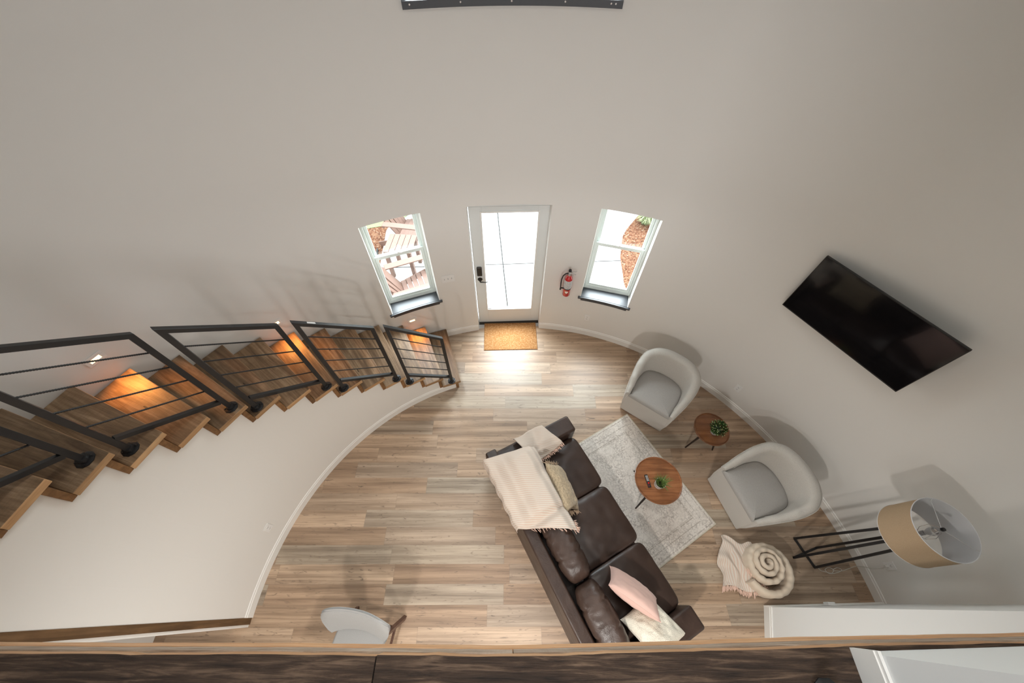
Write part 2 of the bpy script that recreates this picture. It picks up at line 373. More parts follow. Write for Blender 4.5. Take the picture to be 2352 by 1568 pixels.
def puff(mb, a, b, c, n=5.0, k=26, f=None, M=None):
    """soft box: a cube grid drawn onto a super-quadric of half sizes a,b,c; f displaces a point"""
    for ax in range(3):
        for sg in (-1, 1):
            rows = []
            for i in range(k + 1):
                row = []
                for j in range(k + 1):
                    u, v_ = math.tan((-1 + 2 * i / k) * .76) / math.tan(.76), math.tan((-1 + 2 * j / k) * .76) / math.tan(.76)
                    q = [0, 0, 0]; q[ax] = sg; q[(ax + 1) % 3] = u * sg; q[(ax + 2) % 3] = v_
                    L = (abs(q[0]) ** n + abs(q[1]) ** n + abs(q[2]) ** n) ** (1 / n)
                    q = Vector((a * q[0] / L, b * q[1] / L, c * q[2] / L))
                    if f: q = f(q)
                    row.append(M @ q if M else q)
                rows.append(row)
            mb.grid(rows)
    return mb
def weld(o):
    bm = bmesh.new(); bm.from_mesh(o.data); bmesh.ops.remove_doubles(bm, verts=bm.verts, dist=2e-5)
    for f in bm.faces: f.smooth = True
    bmesh.ops.recalc_face_normals(bm, faces=bm.faces)
    for e in bm.edges: e.smooth = True
    bm.to_mesh(o.data); bm.free(); return o
def pillow(mb, w_, h_, t_, M, n=26, seed=0, wr=.006):
    for sgn in (1, -1):
        rows = []
        for i in range(n + 1):
            x = -1 + 2 * i / n; row = []
            for j in range(n + 1):
                y = -1 + 2 * j / n
                pin = 1 - .09 * (1 - abs(y) ** 2) * abs(x) ** 3; pin2 = 1 - .09 * (1 - abs(x) ** 2) * abs(y) ** 3
                z = sgn * t_ / 2 * (max(0, (1 - x * x) * (1 - y * y))) ** .42
                k = noise.noise(Vector((x * 2.2 + seed, y * 2.2, sgn))) * wr * 2 + noise.noise(Vector((x * 5 + seed, y * 5, sgn))) * wr
                q = Vector((x * w_ / 2 * pin, y * h_ / 2 * pin2, z + k * min(1, 3 * (1 - max(abs(x), abs(y))))))
                row.append(M @ q)
            rows.append(row if sgn > 0 else row[::-1])
        mb.grid(rows)
    return mb
def frame(ex, ey, o):
    ex = Vector(ex).normalized(); ey = Vector(ey); ey = (ey - ex * ey.dot(ex)).normalized(); ez = ex.cross(ey)
    M = Matrix((ex, ey, ez)).transposed().to_4x4(); M.translation = o; return M

# ------------------------------------------------------------------ the round room
WT = R1 + .27
AD0, AD1 = -10.95, 3.60
ZT = 6.4
holes = [(AD0, AD1, -.05, 2.19), (-28.67, -18.60, .82, 2.20), (11.80, 21.85, .815, 2.205), (-15.1, 8.4, 3.865, 5.2)]
angs = set(range(-180, 181, 1)); zs = {-.12, 0, ZT, 1.0, 3.0, 4.5}
for a0, a1, z0, z1 in holes: angs |= {a0, a1}; zs |= {z0, z1}
def near(x, S_): return any(abs(x - y) < .35 and x != y for y in S_)
ha = {a for h in holes for a in h[:2]}
angs = sorted(a for a in angs if a in ha or not near(a, ha)); zs = sorted(zs)
def inhole(a, z):
    return any(a0 < a < a1 and z0 < z < z1 for a0, a1, z0, z1 in holes)
mb = MB()
for r, flip in ((R1, False), (WT, True)):
    b = len(mb.v); mb.v += [tuple(P(a, r, z)) for z in zs for a in angs]; n = len(angs)
    for i in range(len(zs) - 1):
        for j in range(n - 1):
            if inhole((angs[j] + angs[j + 1]) / 2, (zs[i] + zs[i + 1]) / 2): continue
            f = (b + i * n + j, b + i * n + j + 1, b + (i + 1) * n + j + 1, b + (i + 1) * n + j)
            mb.f.append(f if not flip else f[::-1]); mb.m.append(0)
# reveals: sides and the curved head and foot of every opening, out to the window plane
for a0, a1, z0, z1 in holes:
    mid = (a0 + a1) / 2; t = rad(mid); nrm = Vector((sin(t), cos(t), 0)); tg = Vector((cos(t), -sin(t), 0))
    def outp(a, z):
        p = P(a, R1, z); c0 = Vector((CX, CY, 0)); k = (p - c0).dot(tg)
        y = math.sqrt(WT * WT - k * k); q = c0 + tg * k + nrm * y; q.z = z; return q
    aa = [x for x in angs if a0 <= x <= a1]
    for a, fl in ((a0, 0), (a1, 1)):
        q = [P(a, R1, z0), P(a, R1, z1), outp(a, z1), outp(a, z0)]; mb.add(q if not fl else q[::-1], [(0, 1, 2, 3)])
    for z, fl in ((z0, 0), (z1, 1)):
        for x, y in zip(aa, aa[1:]):
            q = [P(x, R1, z), P(y, R1, z), outp(y, z), outp(x, z)]; mb.add(q if fl else q[::-1], [(0, 1, 2, 3)])
wall = tag(mb.build('wall_front', WALL, smooth=True, angle=30), kind='structure')

mb = MB(); mb.prism([P(a, R1 + .02)[:2] for a in range(0, 360, 3)], -.12, 0)
tag(mb.build('floor', FLOOR), kind='structure')
mb = MB(); mb.prism([P(a, WT)[:2] for a in range(0, 360, 3)], ZT, ZT + .1)
tag(mb.build('ceiling', CEILM), kind='structure')

def baseboard(name, a0, a1, r, inward=True, hgt=.125, th=.014):
    mb = MB(); prof = [(0, 0), (th, 0), (th, hgt - .03), (th - .005, hgt - .022), (th - .006, hgt - .006), (.003, hgt), (0, hgt)]
    n = max(2, int(abs(a1 - a0)) + 1)
    rows = [[P(lerp(a0, a1, i / n), r + .001 - q[0], q[1]) for q in prof] for i in range(n + 1)]
    mb.grid(rows, True); k = len(prof)
    mb.f += [tuple(range(k)), tuple(n * k + i for i in range(k))[::-1]]; mb.m += [0, 0]
    return tag(mb.build(name, TRIM, smooth=True, angle=25), kind='structure')
baseboard('baseboard_right', AD1 + .02, 88.2, R1)
baseboard('baseboard_front', -18.9, AD0 - .02, R1)
baseboard('baseboard_left', -91.0, -19.4, R2)

# ------------------------------------------------------------------ windows
def window(name, A, B, zb, zt, sill_ang, sill_z):
    A = Vector((*A, 0)); B = Vector((*B, 0)); W = (B - A).length; ex = (B - A).normalized()
    out = Vector((-ex.y, ex.x, 0))
    if out.dot(A - Vector((CX, CY, 0))) < 0: out = -out
    M = Matrix((ex, out, Vector((0, 0, 1)))).transposed().to_4x4(); M.translation = A
    root = empty(name, kind='structure'); root.matrix_world = M
    fw = .035
    def ring(x0, x1, z0, z1, y0, y1, w_, nm, top=None):
        mb = MB(); top = top or w_
        mb.box((x0, y0, z0), (x0 + w_, y1, z1)); mb.box((x1 - w_, y0, z0), (x1, y1, z1))
        mb.box((x0 + w_, y0, z0), (x1 - w_, y1, z0 + w_)); mb.box((x0 + w_, y0, z1 - top), (x1 - w_, y1, z1))
        return mb.build(nm, VINYL, root, bevel=.003)
    ring(-.03, W + .03, zb - .01, zt + .02, 0, .075, .055, 'window_frame')
    zm = (zb + zt) / 2 + .045
    ring(.026, W - .026, zm - .02, zt - .035, .042, .07, .036, 'upper_sash')
    ring(.026, W - .026, zb + .045, zm + .03, .008, .036, .036, 'lower_sash', .045)
    mb = MB(); mb.box((.06, .054, zm), (W - .06, .058, zt - .06)); mb.box((.06, .020, zb + .08), (W - .06, .024, zm)); mb.build('pane', GLASS, root)
    mb = MB(); mb.box((W / 2 - .035, -.008, zm + .031), (W / 2 + .035, .012, zm + .040)); mb.tube([(W / 2 - .02, 0, zm + .046), (W / 2 + .03, -.008, zm + .05)], .006); mb.build('sash_lock', PLATE, root, bevel=.002)
    # black sill: top reaching from the frame to a nosing that follows the wall
    a0, a1 = sill_ang; n = 10
    mb = MB(); Mi = M.inverted()
    def prism_ring(r_in, a_0, a_1, z0, z1, plane):
        inner = [P(lerp(a_0, a_1, i / n), r_in) for i in range(n + 1)]
        inner = [Mi @ q for q in inner]
        if plane: outer = [Vector((inner[-1].x, plane, 0)), Vector((inner[0].x, plane, 0))]
        else: outer = [Mi @ P(lerp(a_0, a_1, i / n), R1 + .0) for i in range(n, -1, -1)]
        mb.prism([(q.x, q.y) for q in inner + outer], z0, z1)
    prism_ring(R1 - .012, a0 + .06, a1 - .06, sill_z - .02, sill_z + .004, .002)
    prism_ring(R1 - .028, a0 - .55, a1 + .55, sill_z - .024, sill_z + .004, None)
    prism_ring(R1 - .016, a0 + .1, a1 - .1, sill_z - .062, sill_z - .024, None)
    mb.build('window_sill', SILLM, root, bevel=.003)
    return root
window('window_1', (-1.622, 3.236), (-1.043, 3.461), .84, 2.24, (-28.67, -18.60), .82)
window('window_2', (.971, 3.591), (1.576, 3.44), .835, 2.24, (11.80, 21.85), .815)
# tall upper window over the door: black steel frame, black sill, panes
root = empty('window_3', kind='structure')
mb = MB(); n = 24
for i in range(n):
    a, b = lerp(-15.6, 8.9, i / n), lerp(-15.6, 8.9, (i + 1) / n)
    q = [P(a, R1 - .03), P(b, R1 - .03), P(b, WT), P(a, WT)]
    mb.prism([(v_.x, v_.y) for v_ in q], 3.835, 3.88)
mb.build('window_sill', SILLM, root, smooth=True)
for a in (-14.8, -9.2, -3.5, 2.5, 7.6, 8.1):
    mb = MB(); p = P(a, R1 - .031, 3.862); q = P(a, R1 - .036, 3.862); mb.tube([p, q], .006, 8); mb.build('screw', CHROME, root)
mb = MB()
for a in (-14.9, -3.4, 8.2): mb.bar(P(a, R1 + .18, 3.88), P(a, R1 + .18, 5.2), .06)
for z in (3.9, 5.17):
    mb.bar(P(-14.9, R1 + .18, z), P(-3.4, R1 + .18, z), .05); mb.bar(P(-3.4, R1 + .18, z), P(8.2, R1 + .18, z), .05)
mb.build('window_frame', BLACK, root)
mb = MB()
for a, b in ((-14.9, -3.4), (-3.4, 8.2)): mb.bar(P(a, R1 + .19, 4.53), P(b, R1 + .19, 4.53), .006, 1.24)
mb.build('pane', GLASS, root)

# ------------------------------------------------------------------ front door
A = Vector((-.513, 3.574, 0)); B = Vector((.412, 3.629, 0)); W = (B - A).length; ex = (B - A).normalized(); out = Vector((-ex.y, ex.x, 0))
M = Matrix((ex, out, Vector((0, 0, 1)))).transposed().to_4x4(); M.translation = A
door = empty('door_1', kind='structure'); door.matrix_world = M
mb = MB(); x0, x1, z0, z1 = .150, .787, .318, 2.01
for lo, hi in (((.004, 0, .012), (x0, .045, 2.09)), ((x1, 0, .012), (W - .004, .045, 2.09)), ((x0, 0, .012), (x1, .045, z0)), ((x0, 0, z1), (x1, .045, 2.09))): mb.box(lo, hi)
mb.build('door_leaf', DOORM, door, bevel=.002)
mb = MB(); b_ = .022
for lo, hi in (((x0 - b_, -.009, z0 - b_), (x0, .0, z1 + b_)), ((x1, -.009, z0 - b_), (x1 + b_, 0, z1 + b_)), ((x0, -.009, z0 - b_), (x1, 0, z0)), ((x0, -.009, z1), (x1, 0, z1 + b_))): mb.box(lo, hi)
mb.build('glass_bead', WHITE, door, bevel=.004)
mb = MB(); mb.box((x0, .018, z0), (x1, .026, z1)); mb.build('pane', GLASS, door)
mb = MB(); mb.box((-.045, -.004, 0), (-.003, .12, 2.15)); mb.box((W + .003, -.004, 0), (W + .045, .12, 2.15)); mb.box((-.045, -.004, 2.095), (W + .045, .12, 2.2))
mb.build('door_frame', DOORM, door, bevel=.003)
mb = MB(); mb.box((-.003, -.045, 0), (W + .003, .12, .012)); mb.build('threshold', BRONZE, door, bevel=.003)
for z in (1.86, 1.08, .29):
    mb = MB(); mb.tube([(W + .001, -.008, z - .05), (W + .001, -.008, z + .05)], .007, 10); mb.box((W - .010, -.003, z - .048), (W + .012, -.001, z + .048)); mb.build('hinge', BRONZE, door, smooth=True)
mb = MB(); mb.box((.038, -.024, 1.03), (.106, 0, 1.19)); k = mb.build('keypad_lock', BRONZE, door, bevel=.015, seg=4)
h_ = empty('door_handle', kind=None); h_.parent = door
mb = MB(); mb.lathe([(0, .012), (.028, .010), (.034, 0), (.034, -.002)], 24, Matrix.Translation((.072, 0, .955)) @ Matrix.Rotation(rad(90), 4, 'X')); mb.build('rosette', BRONZE, h_, smooth=True)
mb = MB(); mb.tube([(.072, 0, .955), (.072, -.04, .955), (.078, -.052, .955), (.10, -.056, .957), (.14, -.054, .948), (.175, -.048, .952)], [.011, .010, .010, .009, .008, .006], 12); mb.build('lever', BRONZE, h_, smooth=True)
mb = MB(); mb.box((.152, -.006, .33), (.205, -.001, .345)); mb.build('maker_badge', LABEL, door)

# ------------------------------------------------------------------ outside
mb = MB(); mb.prism([(-7, 3.0), (7, 3.0), (7, 12), (-7, 12)], -.2, -.1); tag(mb.build('ground_patio', CONC), kind='structure')
mb = MB(); edge = [(2.35, 3.2), (1.925, 4.1), (1.917, 4.342), (1.90, 4.56), (1.914, 4.775), (1.92, 5.0), (1.933, 5.183), (1.98, 5.43), (2.062, 5.753), (2.171, 5.957), (2.437, 6.33), (2.9, 6.75), (3.8, 7.2), (7, 7.6), (7, 3.2)]
mb.prism(edge, -.12, -.092); tag(mb.build('ground_mulch_bed_right', MULCH), kind='structure')
mb = MB(); mb.prism([(-2.22, 4.1), (-2.32, 4.6), (-2.373, 5.168), (-2.42, 5.8), (-2.30, 6.3), (-6, 6.3), (-6, 4.1)], -.12, -.092); tag(mb.build('ground_mulch_bed_left', MULCH), kind='structure')
mb = MB(); mb.prism([(-2.30, 6.0), (-2.50, 5.92), (-3.2, 5.72), (-6, 5.4), (-6, 9), (-2.0, 9), (-2.05, 6.3)], -.12, -.085); tag(mb.build('ground_lawn', GRASS), kind='structure')
# ornamental grass clump in the mulch
mb = MB()
for i in range(150):
    a = random.uniform(0, 2 * pi); l = random.uniform(.12, .32); p0 = Vector((2.55 + .08 * cos(a) * random.random(), 6.12 + .08 * sin(a) * random.random(), -.1)); d = Vector((cos(a), sin(a), 0))
    p1 = p0 + d * l * .35 + Vector((0, 0, l * .8)); p2 = p0 + d * l * .95 + Vector((0, 0, l * .75)); s_ = Vector((-sin(a), cos(a), 0)) * .006
    mb.add([p0 - s_, p0 + s_, p1 + s_, p1 - s_, p2], [(0, 1, 2, 3), (3, 2, 4)])
tag(mb.build('ornamental_grass', DRY), 'pale green tuft of grass growing in the red mulch bed outside', 'plant')
mb = MB(); mb.box((-.012, -.3, 0), (.012, .3, .05)); e = mb.build('landscape_edging', RUBBER); e.location = (-2.42, 4.95, -.092); e.rotation_euler = (0, 0, rad(8)); tag(e, 'dark strip of edging in the mulch outside the left window', 'edging')

def adirondack(loc, rz, label):
    r = empty('adirondack_chair', loc, rz, label, 'chair', 'adirondack chairs on the patio')
    # local +x is the way the chair faces
    for i in range(6):
        x = .30 - i * .085; z = .36 - i * .022; mb = MB(); mb.box((x - .038, -.26, z - .01), (x + .038, .26, z + .01)); mb.build('seat_slat', POLYWOOD, r, bevel=.003)
    for i in range(5):
        y = -.2 + i * .1; hgt = .72 - abs(i - 2) * .05
        mb = MB(); mb.bar((-.17, y * .9, .24), (-.17 - .30, y * 1.12, .24 + hgt), .088, .02, up=(1, 0, .4)); mb.build('back_slat', POLYWOOD, r, bevel=.003)
    for s_ in (-1, 1):
        mb = MB(); mb.box((-.34, s_ * .32 - .06, .555), (.42, s_ * .32 + .06, .58)); mb.build('arm', POLYWOOD, r, bevel=.01)
        mb = MB(); mb.box((.28, s_ * .29 - .0125, 0), (.37, s_ * .29 + .0125, .555)); mb.build('leg', POLYWOOD, r, bevel=.003)
        mb = MB(); mb.bar((.33, s_ * .265, .33), (-.55, s_ * .265, .06), .025, .10); mb.build('leg', POLYWOOD, r, bevel=.003)
    mb = MB(); mb.box((-.36, -.34, .50), (-.32, .34, .555)); mb.build('back_rail', POLYWOOD, r, bevel=.003)
    return r
adirondack((-1.56, 4.10, -.1), rad(24), 'brown slatted adirondack chair closest to the left window')
adirondack((-1.85, 5.55, -.1), rad(-8), 'brown slatted adirondack chair farther out, beyond the small outdoor table')
r = empty('outdoor_side_table', (-1.85, 4.80, -.1), rad(-4), 'small square outdoor table with brown slats between two slatted chairs', 'table')
for i in range(5):
    x = -.18 + i * .092; mb = MB(); mb.box((x - .043, -.22, .56), (x + .043, .22, .58)); mb.build('top_slat', POLYWOOD, r, bevel=.003)
for x in (-.19, .19):
    for y in (-.19, .19): mb = MB(); mb.box((x - .03, y - .03, 0), (x + .03, y + .03, .56)); mb.build('leg', POLYWOOD, r, bevel=.003)

# ------------------------------------------------------------------ stairs
A0, DA, RISE = -18.6, -4.48, .188
NT = 16
def nose(n): return A0 + DA * (n - 1)
stair = empty('staircase', P(-50, 3.1), 0, 'curved staircase of thick reclaimed wood treads rising along the left wall', 'staircase')
si = Matrix.Translation(stair.location).inverted()
for n in range(1, NT + 1):
    z = RISE * n; a, b = nose(n), nose(n + 1)
    mid = rad((a + b) / 2)
    er = Vector((sin(mid), cos(mid), 0)); et = Vector((cos(mid), -sin(mid), 0))      # et: towards the foot of the stairs
    c0 = P((a + b) / 2, 3.15, z)
    def loc2(p, back=0):
        d = p - c0; return (d.dot(er), d.dot(et) - back)
    ri, ro = R2 - .032, R1 - .004
    fi, fo = P(a, ri, z), P(a, ro - .012, z); bi, bo = P(b, ri, z), P(b, ro, z)
    wob = lambda: random.uniform(-.004, .004)
    poly = [loc2(bi), loc2(bo), loc2(fo), loc2(fi)]
    # tread runs from its nosing to the riser behind it
    poly[0] = (poly[0][0] + wob(), poly[0][1] - .033); poly[1] = (poly[1][0] - .002, poly[1][1] - .033)
    poly[3] = (poly[3][0] + wob(), poly[3][1])
    mb = MB(); mb.prism(poly, -.046, 0)
    o = mb.build('tread', [TREAD, TREADEDGE], stair, bevel=.004, seg=2)
    for p in o.data.polygons:
        if abs(p.normal.z) < .5: p.material_index = 1
    o.matrix_local = si @ Matrix.Translation(c0) @ Matrix(((er.x, et.x, 0, 0), (er.y, et.y, 0, 0), (0, 0, 1, 0), (0, 0, 0, 1)))
    # riser under the nosing
    am = rad(a); e1 = Vector((sin(am), cos(am), 0)); e2 = Vector((cos(am), -sin(am), 0)); c1 = P(a, 3.15, z)
    mb = MB(); zb = -RISE if n > 1 else -RISE + .001
    mb.box((ri - 3.15 + .010, -.072, zb - (.046 if n > 1 else 0)), (ro - 3.15 - .02, -.034, -.047))
    o = mb.build('riser', RISER, stair, bevel=.002)
    o.matrix_local = si @ Matrix.Translation(c1) @ Matrix(((e1.x, e2.x, 0, 0), (e1.y, e2.y, 0, 0), (0, 0, 1, 0), (0, 0, 0, 1)))
# plastered wall carrying the inner ends of the treads
mb = MB(); rb = R2 + .10
segs = []
for n in range(1, NT + 1):
    a, b = nose(n), nose(n + 1); zt = RISE * n - .047
    off = .9
    for k in range(3): segs.append((lerp(a - off, b - off, k / 3), lerp(a - off, b - off, (k + 1) / 3), zt))
segs.append((segs[-1][1], -91.0, 2.66))
vs0 = len(mb.v)
for (a, b, zt) in segs:
    q = [P(a, R2, 0), P(b, R2, 0), P(b, R2, zt), P(a, R2, zt)]; mb.add(q, [(0, 1, 2, 3)])
    q = [P(a, rb, 0), P(b, rb, 0), P(b, rb, zt), P(a, rb, zt)]; mb.add(q, [(3, 2, 1, 0)])
    q = [P(a, R2, zt), P(b, R2, zt), P(b, rb, zt), P(a, rb, zt)]; mb.add(q, [(0, 1, 2, 3)])
for i, (a, b, zt) in enumerate(segs):
    if i == 0 or segs[i - 1][2] != zt:
        zp = segs[i - 1][2] if i else 0
        mb.add([P(a, R2, zp), P(a, R2, zt), P(a, rb, zt), P(a, rb, zp)], [(0, 1, 2, 3)])
mb.add([P(-91, R2, 0), P(-91, R2, 2.66), P(-91, rb, 2.66), P(-91, rb, 0)], [(3, 2, 1, 0)])
bm_o = mb.build('wall_stairs', WALL)
bm = bmesh.new(); bm.from_mesh(bm_o.data); bmesh.ops.remove_doubles(bm, verts=bm.verts, dist=1e-4)
for f in bm.faces: f.smooth = True
for e in bm.edges:
    if len(e.link_faces) != 2 or e.calc_face_angle(0) > rad(30): e.smooth = False
bm.to_mesh(bm_o.data); bm.free()
tag(bm_o, kind='structure')
mb = MB(); mb.prism([tuple(P(a_, r_)[:2]) for a_, r_ in ((-91, R2 - .004), (-92.15, R2 - .004), (-92.15, rb + .03), (-91, rb + .03))], 0, 2.64); tag(mb.build('trim_1', grainwood('dark_stained_post', (.05, .026, .012), (.10, .055, .024), (.15, .085, .04), 2, 1.3, .6)), kind='structure')
mb = MB(); mb.prism([tuple(P(a_, r_)[:2]) for a_, r_ in ((-92.15, R2 + .006), (-92.6, R2 + .006), (-92.6, rb + .05), (-92.15, rb + .05))], 0, 2.64); tag(mb.build('trim_2', TRIM), kind='structure')

# railing panels
def flange(mb, c, r=.052):
    mb.lathe([(r, 0), (r, .006), (r - .008, .010), (.032, .012), (.030, .034), (.026, .036), (.0, .036)], 10, Matrix.Translation(c))
    for k in range(4): mb.lathe([(.007, .010), (.007, .016), (0, .018)], 6, Matrix.Translation(c) @ Matrix.Translation((cos(k * pi / 2 + .6) * .040, sin(k * pi / 2 + .6) * .040, 0)))
def rebar(mb, a, b, r=.0065):
    a = Vector(a); b = Vector(b); L = (b - a).length; k = int(L / .011); pts = []; rs = []
    for i in range(2 * k + 1): pts.append(a.lerp(b, i / (2 * k))); rs.append(r if i % 2 else r * .72)
    mb.tube(pts, rs, 6)
def rail_panel(pa, ra, na, pb, rb_, nb, label, ha=.995, hb=1.115):
    """pa lower post angle on tread na, pb upper post"""
    a = P(pa, ra, RISE * na); b = P(pb, rb_, RISE * nb); mid = (a + b) / 2; mid.z = a.z
    r = empty('stair_railing', mid, 0, label, 'railing', 'railing panels up the curved stairs')
    a = a - mid; b = b - mid; az = Vector((0, 0, ha)); bz = Vector((0, 0, hb)); w_ = .036
    d = Vector((b.x - a.x, b.y - a.y, 0)).normalized(); sd = Vector((-d.y, d.x, 0)); h = w_ / 2
    for q, z in ((a, az), (b, bz)):
        mb = MB(); top = q + z
        lean = (b + bz - a - az); sl = lean.z / hypot(lean.x, lean.y)
        vs = []
        for i, j in ((-1, -1), (1, -1), (1, 1), (-1, 1)):
            vs.append(q + Vector((0, 0, .03)) + d * i * h + sd * j * h)
        for i, j in ((-1, -1), (1, -1), (1, 1), (-1, 1)):
            vs.append(top + d * i * h + sd * j * h + Vector((0, 0, i * h * sl - .018)))
        mb.add(vs, [(3, 2, 1, 0), (4, 5, 6, 7), (0, 1, 5, 4), (1, 2, 6, 5), (2, 3, 7, 6), (3, 0, 4, 7)]); mb.build('post', BLACK, r, bevel=.002)
        mb = MB(); flange(mb, q); mb.build('flange', BLACK, r, smooth=True)
    mb = MB(); lean = (b + bz - a - az); sl = lean.z / hypot(lean.x, lean.y)
    ta, tb = a + az - d * h - Vector((0, 0, sl * h)), b + bz + d * h + Vector((0, 0, sl * h))
    # end cuts are vertical, as on the mitred steel frame
    mb.add([q + sd * i * h + Vector((0, 0, k)) for q in (ta, tb) for i, k in ((-1, -.022), (1, -.022), (1, .022), (-1, .022))],
           [(3, 2, 1, 0), (4, 5, 6, 7), (0, 1, 5, 4), (1, 2, 6, 5), (2, 3, 7, 6), (3, 0, 4, 7)]); tr_ = mb.build('top_rail', BLACK, r, bevel=.002)
    ba, bb = a + Vector((0, 0, .125)), b + Vector((0, 0, .15))
    mb = MB(); mb.bar(ba + d * h * .8, bb - d * h * .8, w_ * .9); mb.build('bottom_rail', BLACK, r, bevel=.002)
    for i in range(1, 5):
        k = i / 5; mb = MB(); rebar(mb, ba.lerp(a + az, k) + d * h * .5, bb.lerp(b + bz, k) - d * h * .5); mb.build('rebar_rod', BLACK, r, smooth=True, angle=80)
    return r, tr_, (ta, tb)
rail_panel(-20.97, 2.735, 1, -31.4, 2.735, 3, 'lowest black railing panel, standing at the foot of the stairs')
r, tr_, (ta, tb) = rail_panel(-33.97, 2.735, 4, -44.85, 2.74, 6, 'second black railing panel from the foot, with a white sticker on its top rail', 1.0, 1.12)
mb = MB(); c_ = ta.lerp(tb, .78); d = (tb - ta).normalized()
mb.bar(c_ - d * .035 + Vector((0, 0, .0235)), c_ + d * .035 + Vector((0, 0, .0235)), .018, .0015); mb.build('sticker', PLATE, tr_)
rail_panel(-47.3, 2.745, 7, -58.1, 2.765, 9, 'third black railing panel from the foot, middle of the stairs', 1.005, 1.115)
rail_panel(-60.46, 2.78, 10, -71.2, 2.793, 12, 'fourth black railing panel from the foot, above the two orange-lit treads')
rail_panel(-73.96, 2.793, 13, -84.8, 2.80, 15, 'highest black railing panel, cut off by the left edge of the photo')

# step lights
def wallframe(a, r, z):
    t = rad(a); inw = Vector((-sin(t), -cos(t), 0)); M = Matrix((inw.cross(Vector((0, 0, 1))) * -1, inw, Vector((0, 0, 1)))).transposed().to_4x4()
    # local x along the wall, local y into the room
    M = Matrix((Vector((0, 0, 1)).cross(inw) * -1, inw, Vector((0, 0, 1)))).transposed().to_4x4(); M.translation = P(a, r, z); return M
def step_light(a, z, label):
    r = empty('step_light', label=label, cat='light', group='step lights in the stair wall'); r.matrix_world = wallframe(a, R1 - .002, z)
    mb = MB(); w_, h_ = .062, .037
    mb.box((-w_, 0, -h_), (w_, .007, -.018)); mb.box((-w_, 0, .012), (w_, .007, h_)); mb.box((-w_, 0, -.018), (-.036, .007, .012)); mb.box((.036, 0, -.018), (w_, .007, .012))
    mb.build('faceplate', PLATE, r, bevel=.002)
    mb = MB(); mb.box((-.036, .001, -.018), (.036, .004, .012)); mb.build('lens', GLOW, r)
    l = bpy.data.lights.new('step_lamp', 'AREA'); l.shape = 'RECTANGLE'; l.size = .09; l.size_y = .05; l.energy = 1.35; l.color = (1, .38, .08); l.spread = rad(115)
    o = bpy.data.objects.new('step_lamp', l); COL.objects.link(o); o.parent = r; o.location = (0, .02, -.015)
    o.rotation_euler = Vector((0, 1.15, -1)).to_track_quat('-Z', 'Y').to_euler()
step_light(-25.3, .578, 'small glowing step light low on the wall under the left window')
step_light(-46.9, 1.535, 'small glowing step light half hidden behind the corner of the third railing panel')
step_light(-64.5, 2.292, 'largest looking glowing step light, beside the upper treads at left')

# ------------------------------------------------------------------ loft edge and upper walls
def path(pts, x):
    for (a, p), (b, q) in zip(pts, pts[1:]):
        if x <= b: return lerp(p, q, (x - a) / (b - a))
    return pts[-1][1]
TOPE = [(-3.6, -.178), (-1.75, -.168), (-.9, -.159), (.02, -.155), (.6, -.136), (1.2, -.113), (2.2, -.086), (3.75, -.05)]
XS = [-3.40 + i * .05 for i in range(0, 144)]
def strip(name, x0, x1, z0, z1, yo0, yo1, m_, lab=None, cat='beam', rough=.0015, kind=None, nm=0):
    """long timber following the loft edge: front face yo0 ahead of the edge, back face at yo1 behind"""
    mb = MB(); xs = [x0] + [x for x in XS if x0 < x < x1] + [x1]; rows = []
    for x in xs:
        e = path(TOPE, x); j = noise.noise(Vector((x * 6, z0 * 9, nm))) * rough * 2 + noise.noise(Vector((x * 22, z1, nm))) * rough
        rows.append([(x, e + yo0 + j, z0), (x, e + yo0 + j * .6, z1), (x, e - yo1, z1), (x, e - yo1, z0)])
    mb.grid(rows, True); k = len(rows); mb.f += [(0, 1, 2, 3), tuple((k - 1) * 4 + i for i in (3, 2, 1, 0))]; mb.m += [0, 0]
    o = mb.build(name, m_)
    if kind: tag(o, kind=kind)
    else: tag(o, lab, cat)
    return o
def two_tone(o):
    for p in o.data.polygons:
        if p.normal.y > .7: p.material_index = 1
b1 = strip('loft_edge_plank', -3.40, -.455, 2.93, 3.01, 0, .10, [BEAM, ORANGE], 'left weathered dark barn plank along the loft edge, cracked at its far end', 'plank', .003); two_tone(b1)
b2 = strip('loft_edge_plank', -.45, 3.70, 2.93, 3.0105, .001, .10, [BEAM, ORANGE], 'right weathered reddish brown barn plank along the loft edge', 'plank', .003, nm=4); two_tone(b2)
strip('fascia_board', -3.40, .02, 2.80, 2.93, .004, .05, GREYWOOD, 'left grey weathered fascia board under the loft edge', 'board', .001)
strip('fascia_board', .024, 3.70, 2.80, 2.93, .004, .05, GREYWOOD, 'right grey weathered fascia board under the loft edge', 'board', .001, nm=3)
strip('fascia_trim', -3.40, 3.70, 2.66, 2.80, .0065, .05, ORANGE, 'thin orange sawn trim under the grey fascia boards', 'trim', .0008)
mb = MB()
loft = [P(a, R1 + .02) for a in range(92, 269, 4)]
mb.prism([(3.73, -.12)] + [(p.x, p.y) for p in loft] + [(-3.4, -.29)] + [(x, path(TOPE, x) - .104) for x in (-2, -1, 0, 1, 2)], 2.66, 2.995)
tag(mb.build('floor_loft', BEAM), kind='structure')
# white wall standing on the loft at right
mb = MB(); mb.prism([(1.222, -.126), (2.2, -.090), (3.76, -.052), (3.7, -1.9), (1.20, -1.9)], 3.011, 5.4)
mb.build('wall_loft', GYP); tag(bpy.data.objects['wall_loft'], kind='structure')
mb = MB(); mb.prism([(1.206, -.1145), (1.2215, -.1145), (1.199, -1.9), (1.184, -1.9)], 3.011, 3.115); mb.prism([(1.211, -.1145), (1.2215, -.1145), (1.199, -1.9), (1.190, -1.9)], 3.115, 3.128)
tag(mb.build('baseboard_loft', TRIM), kind='structure')
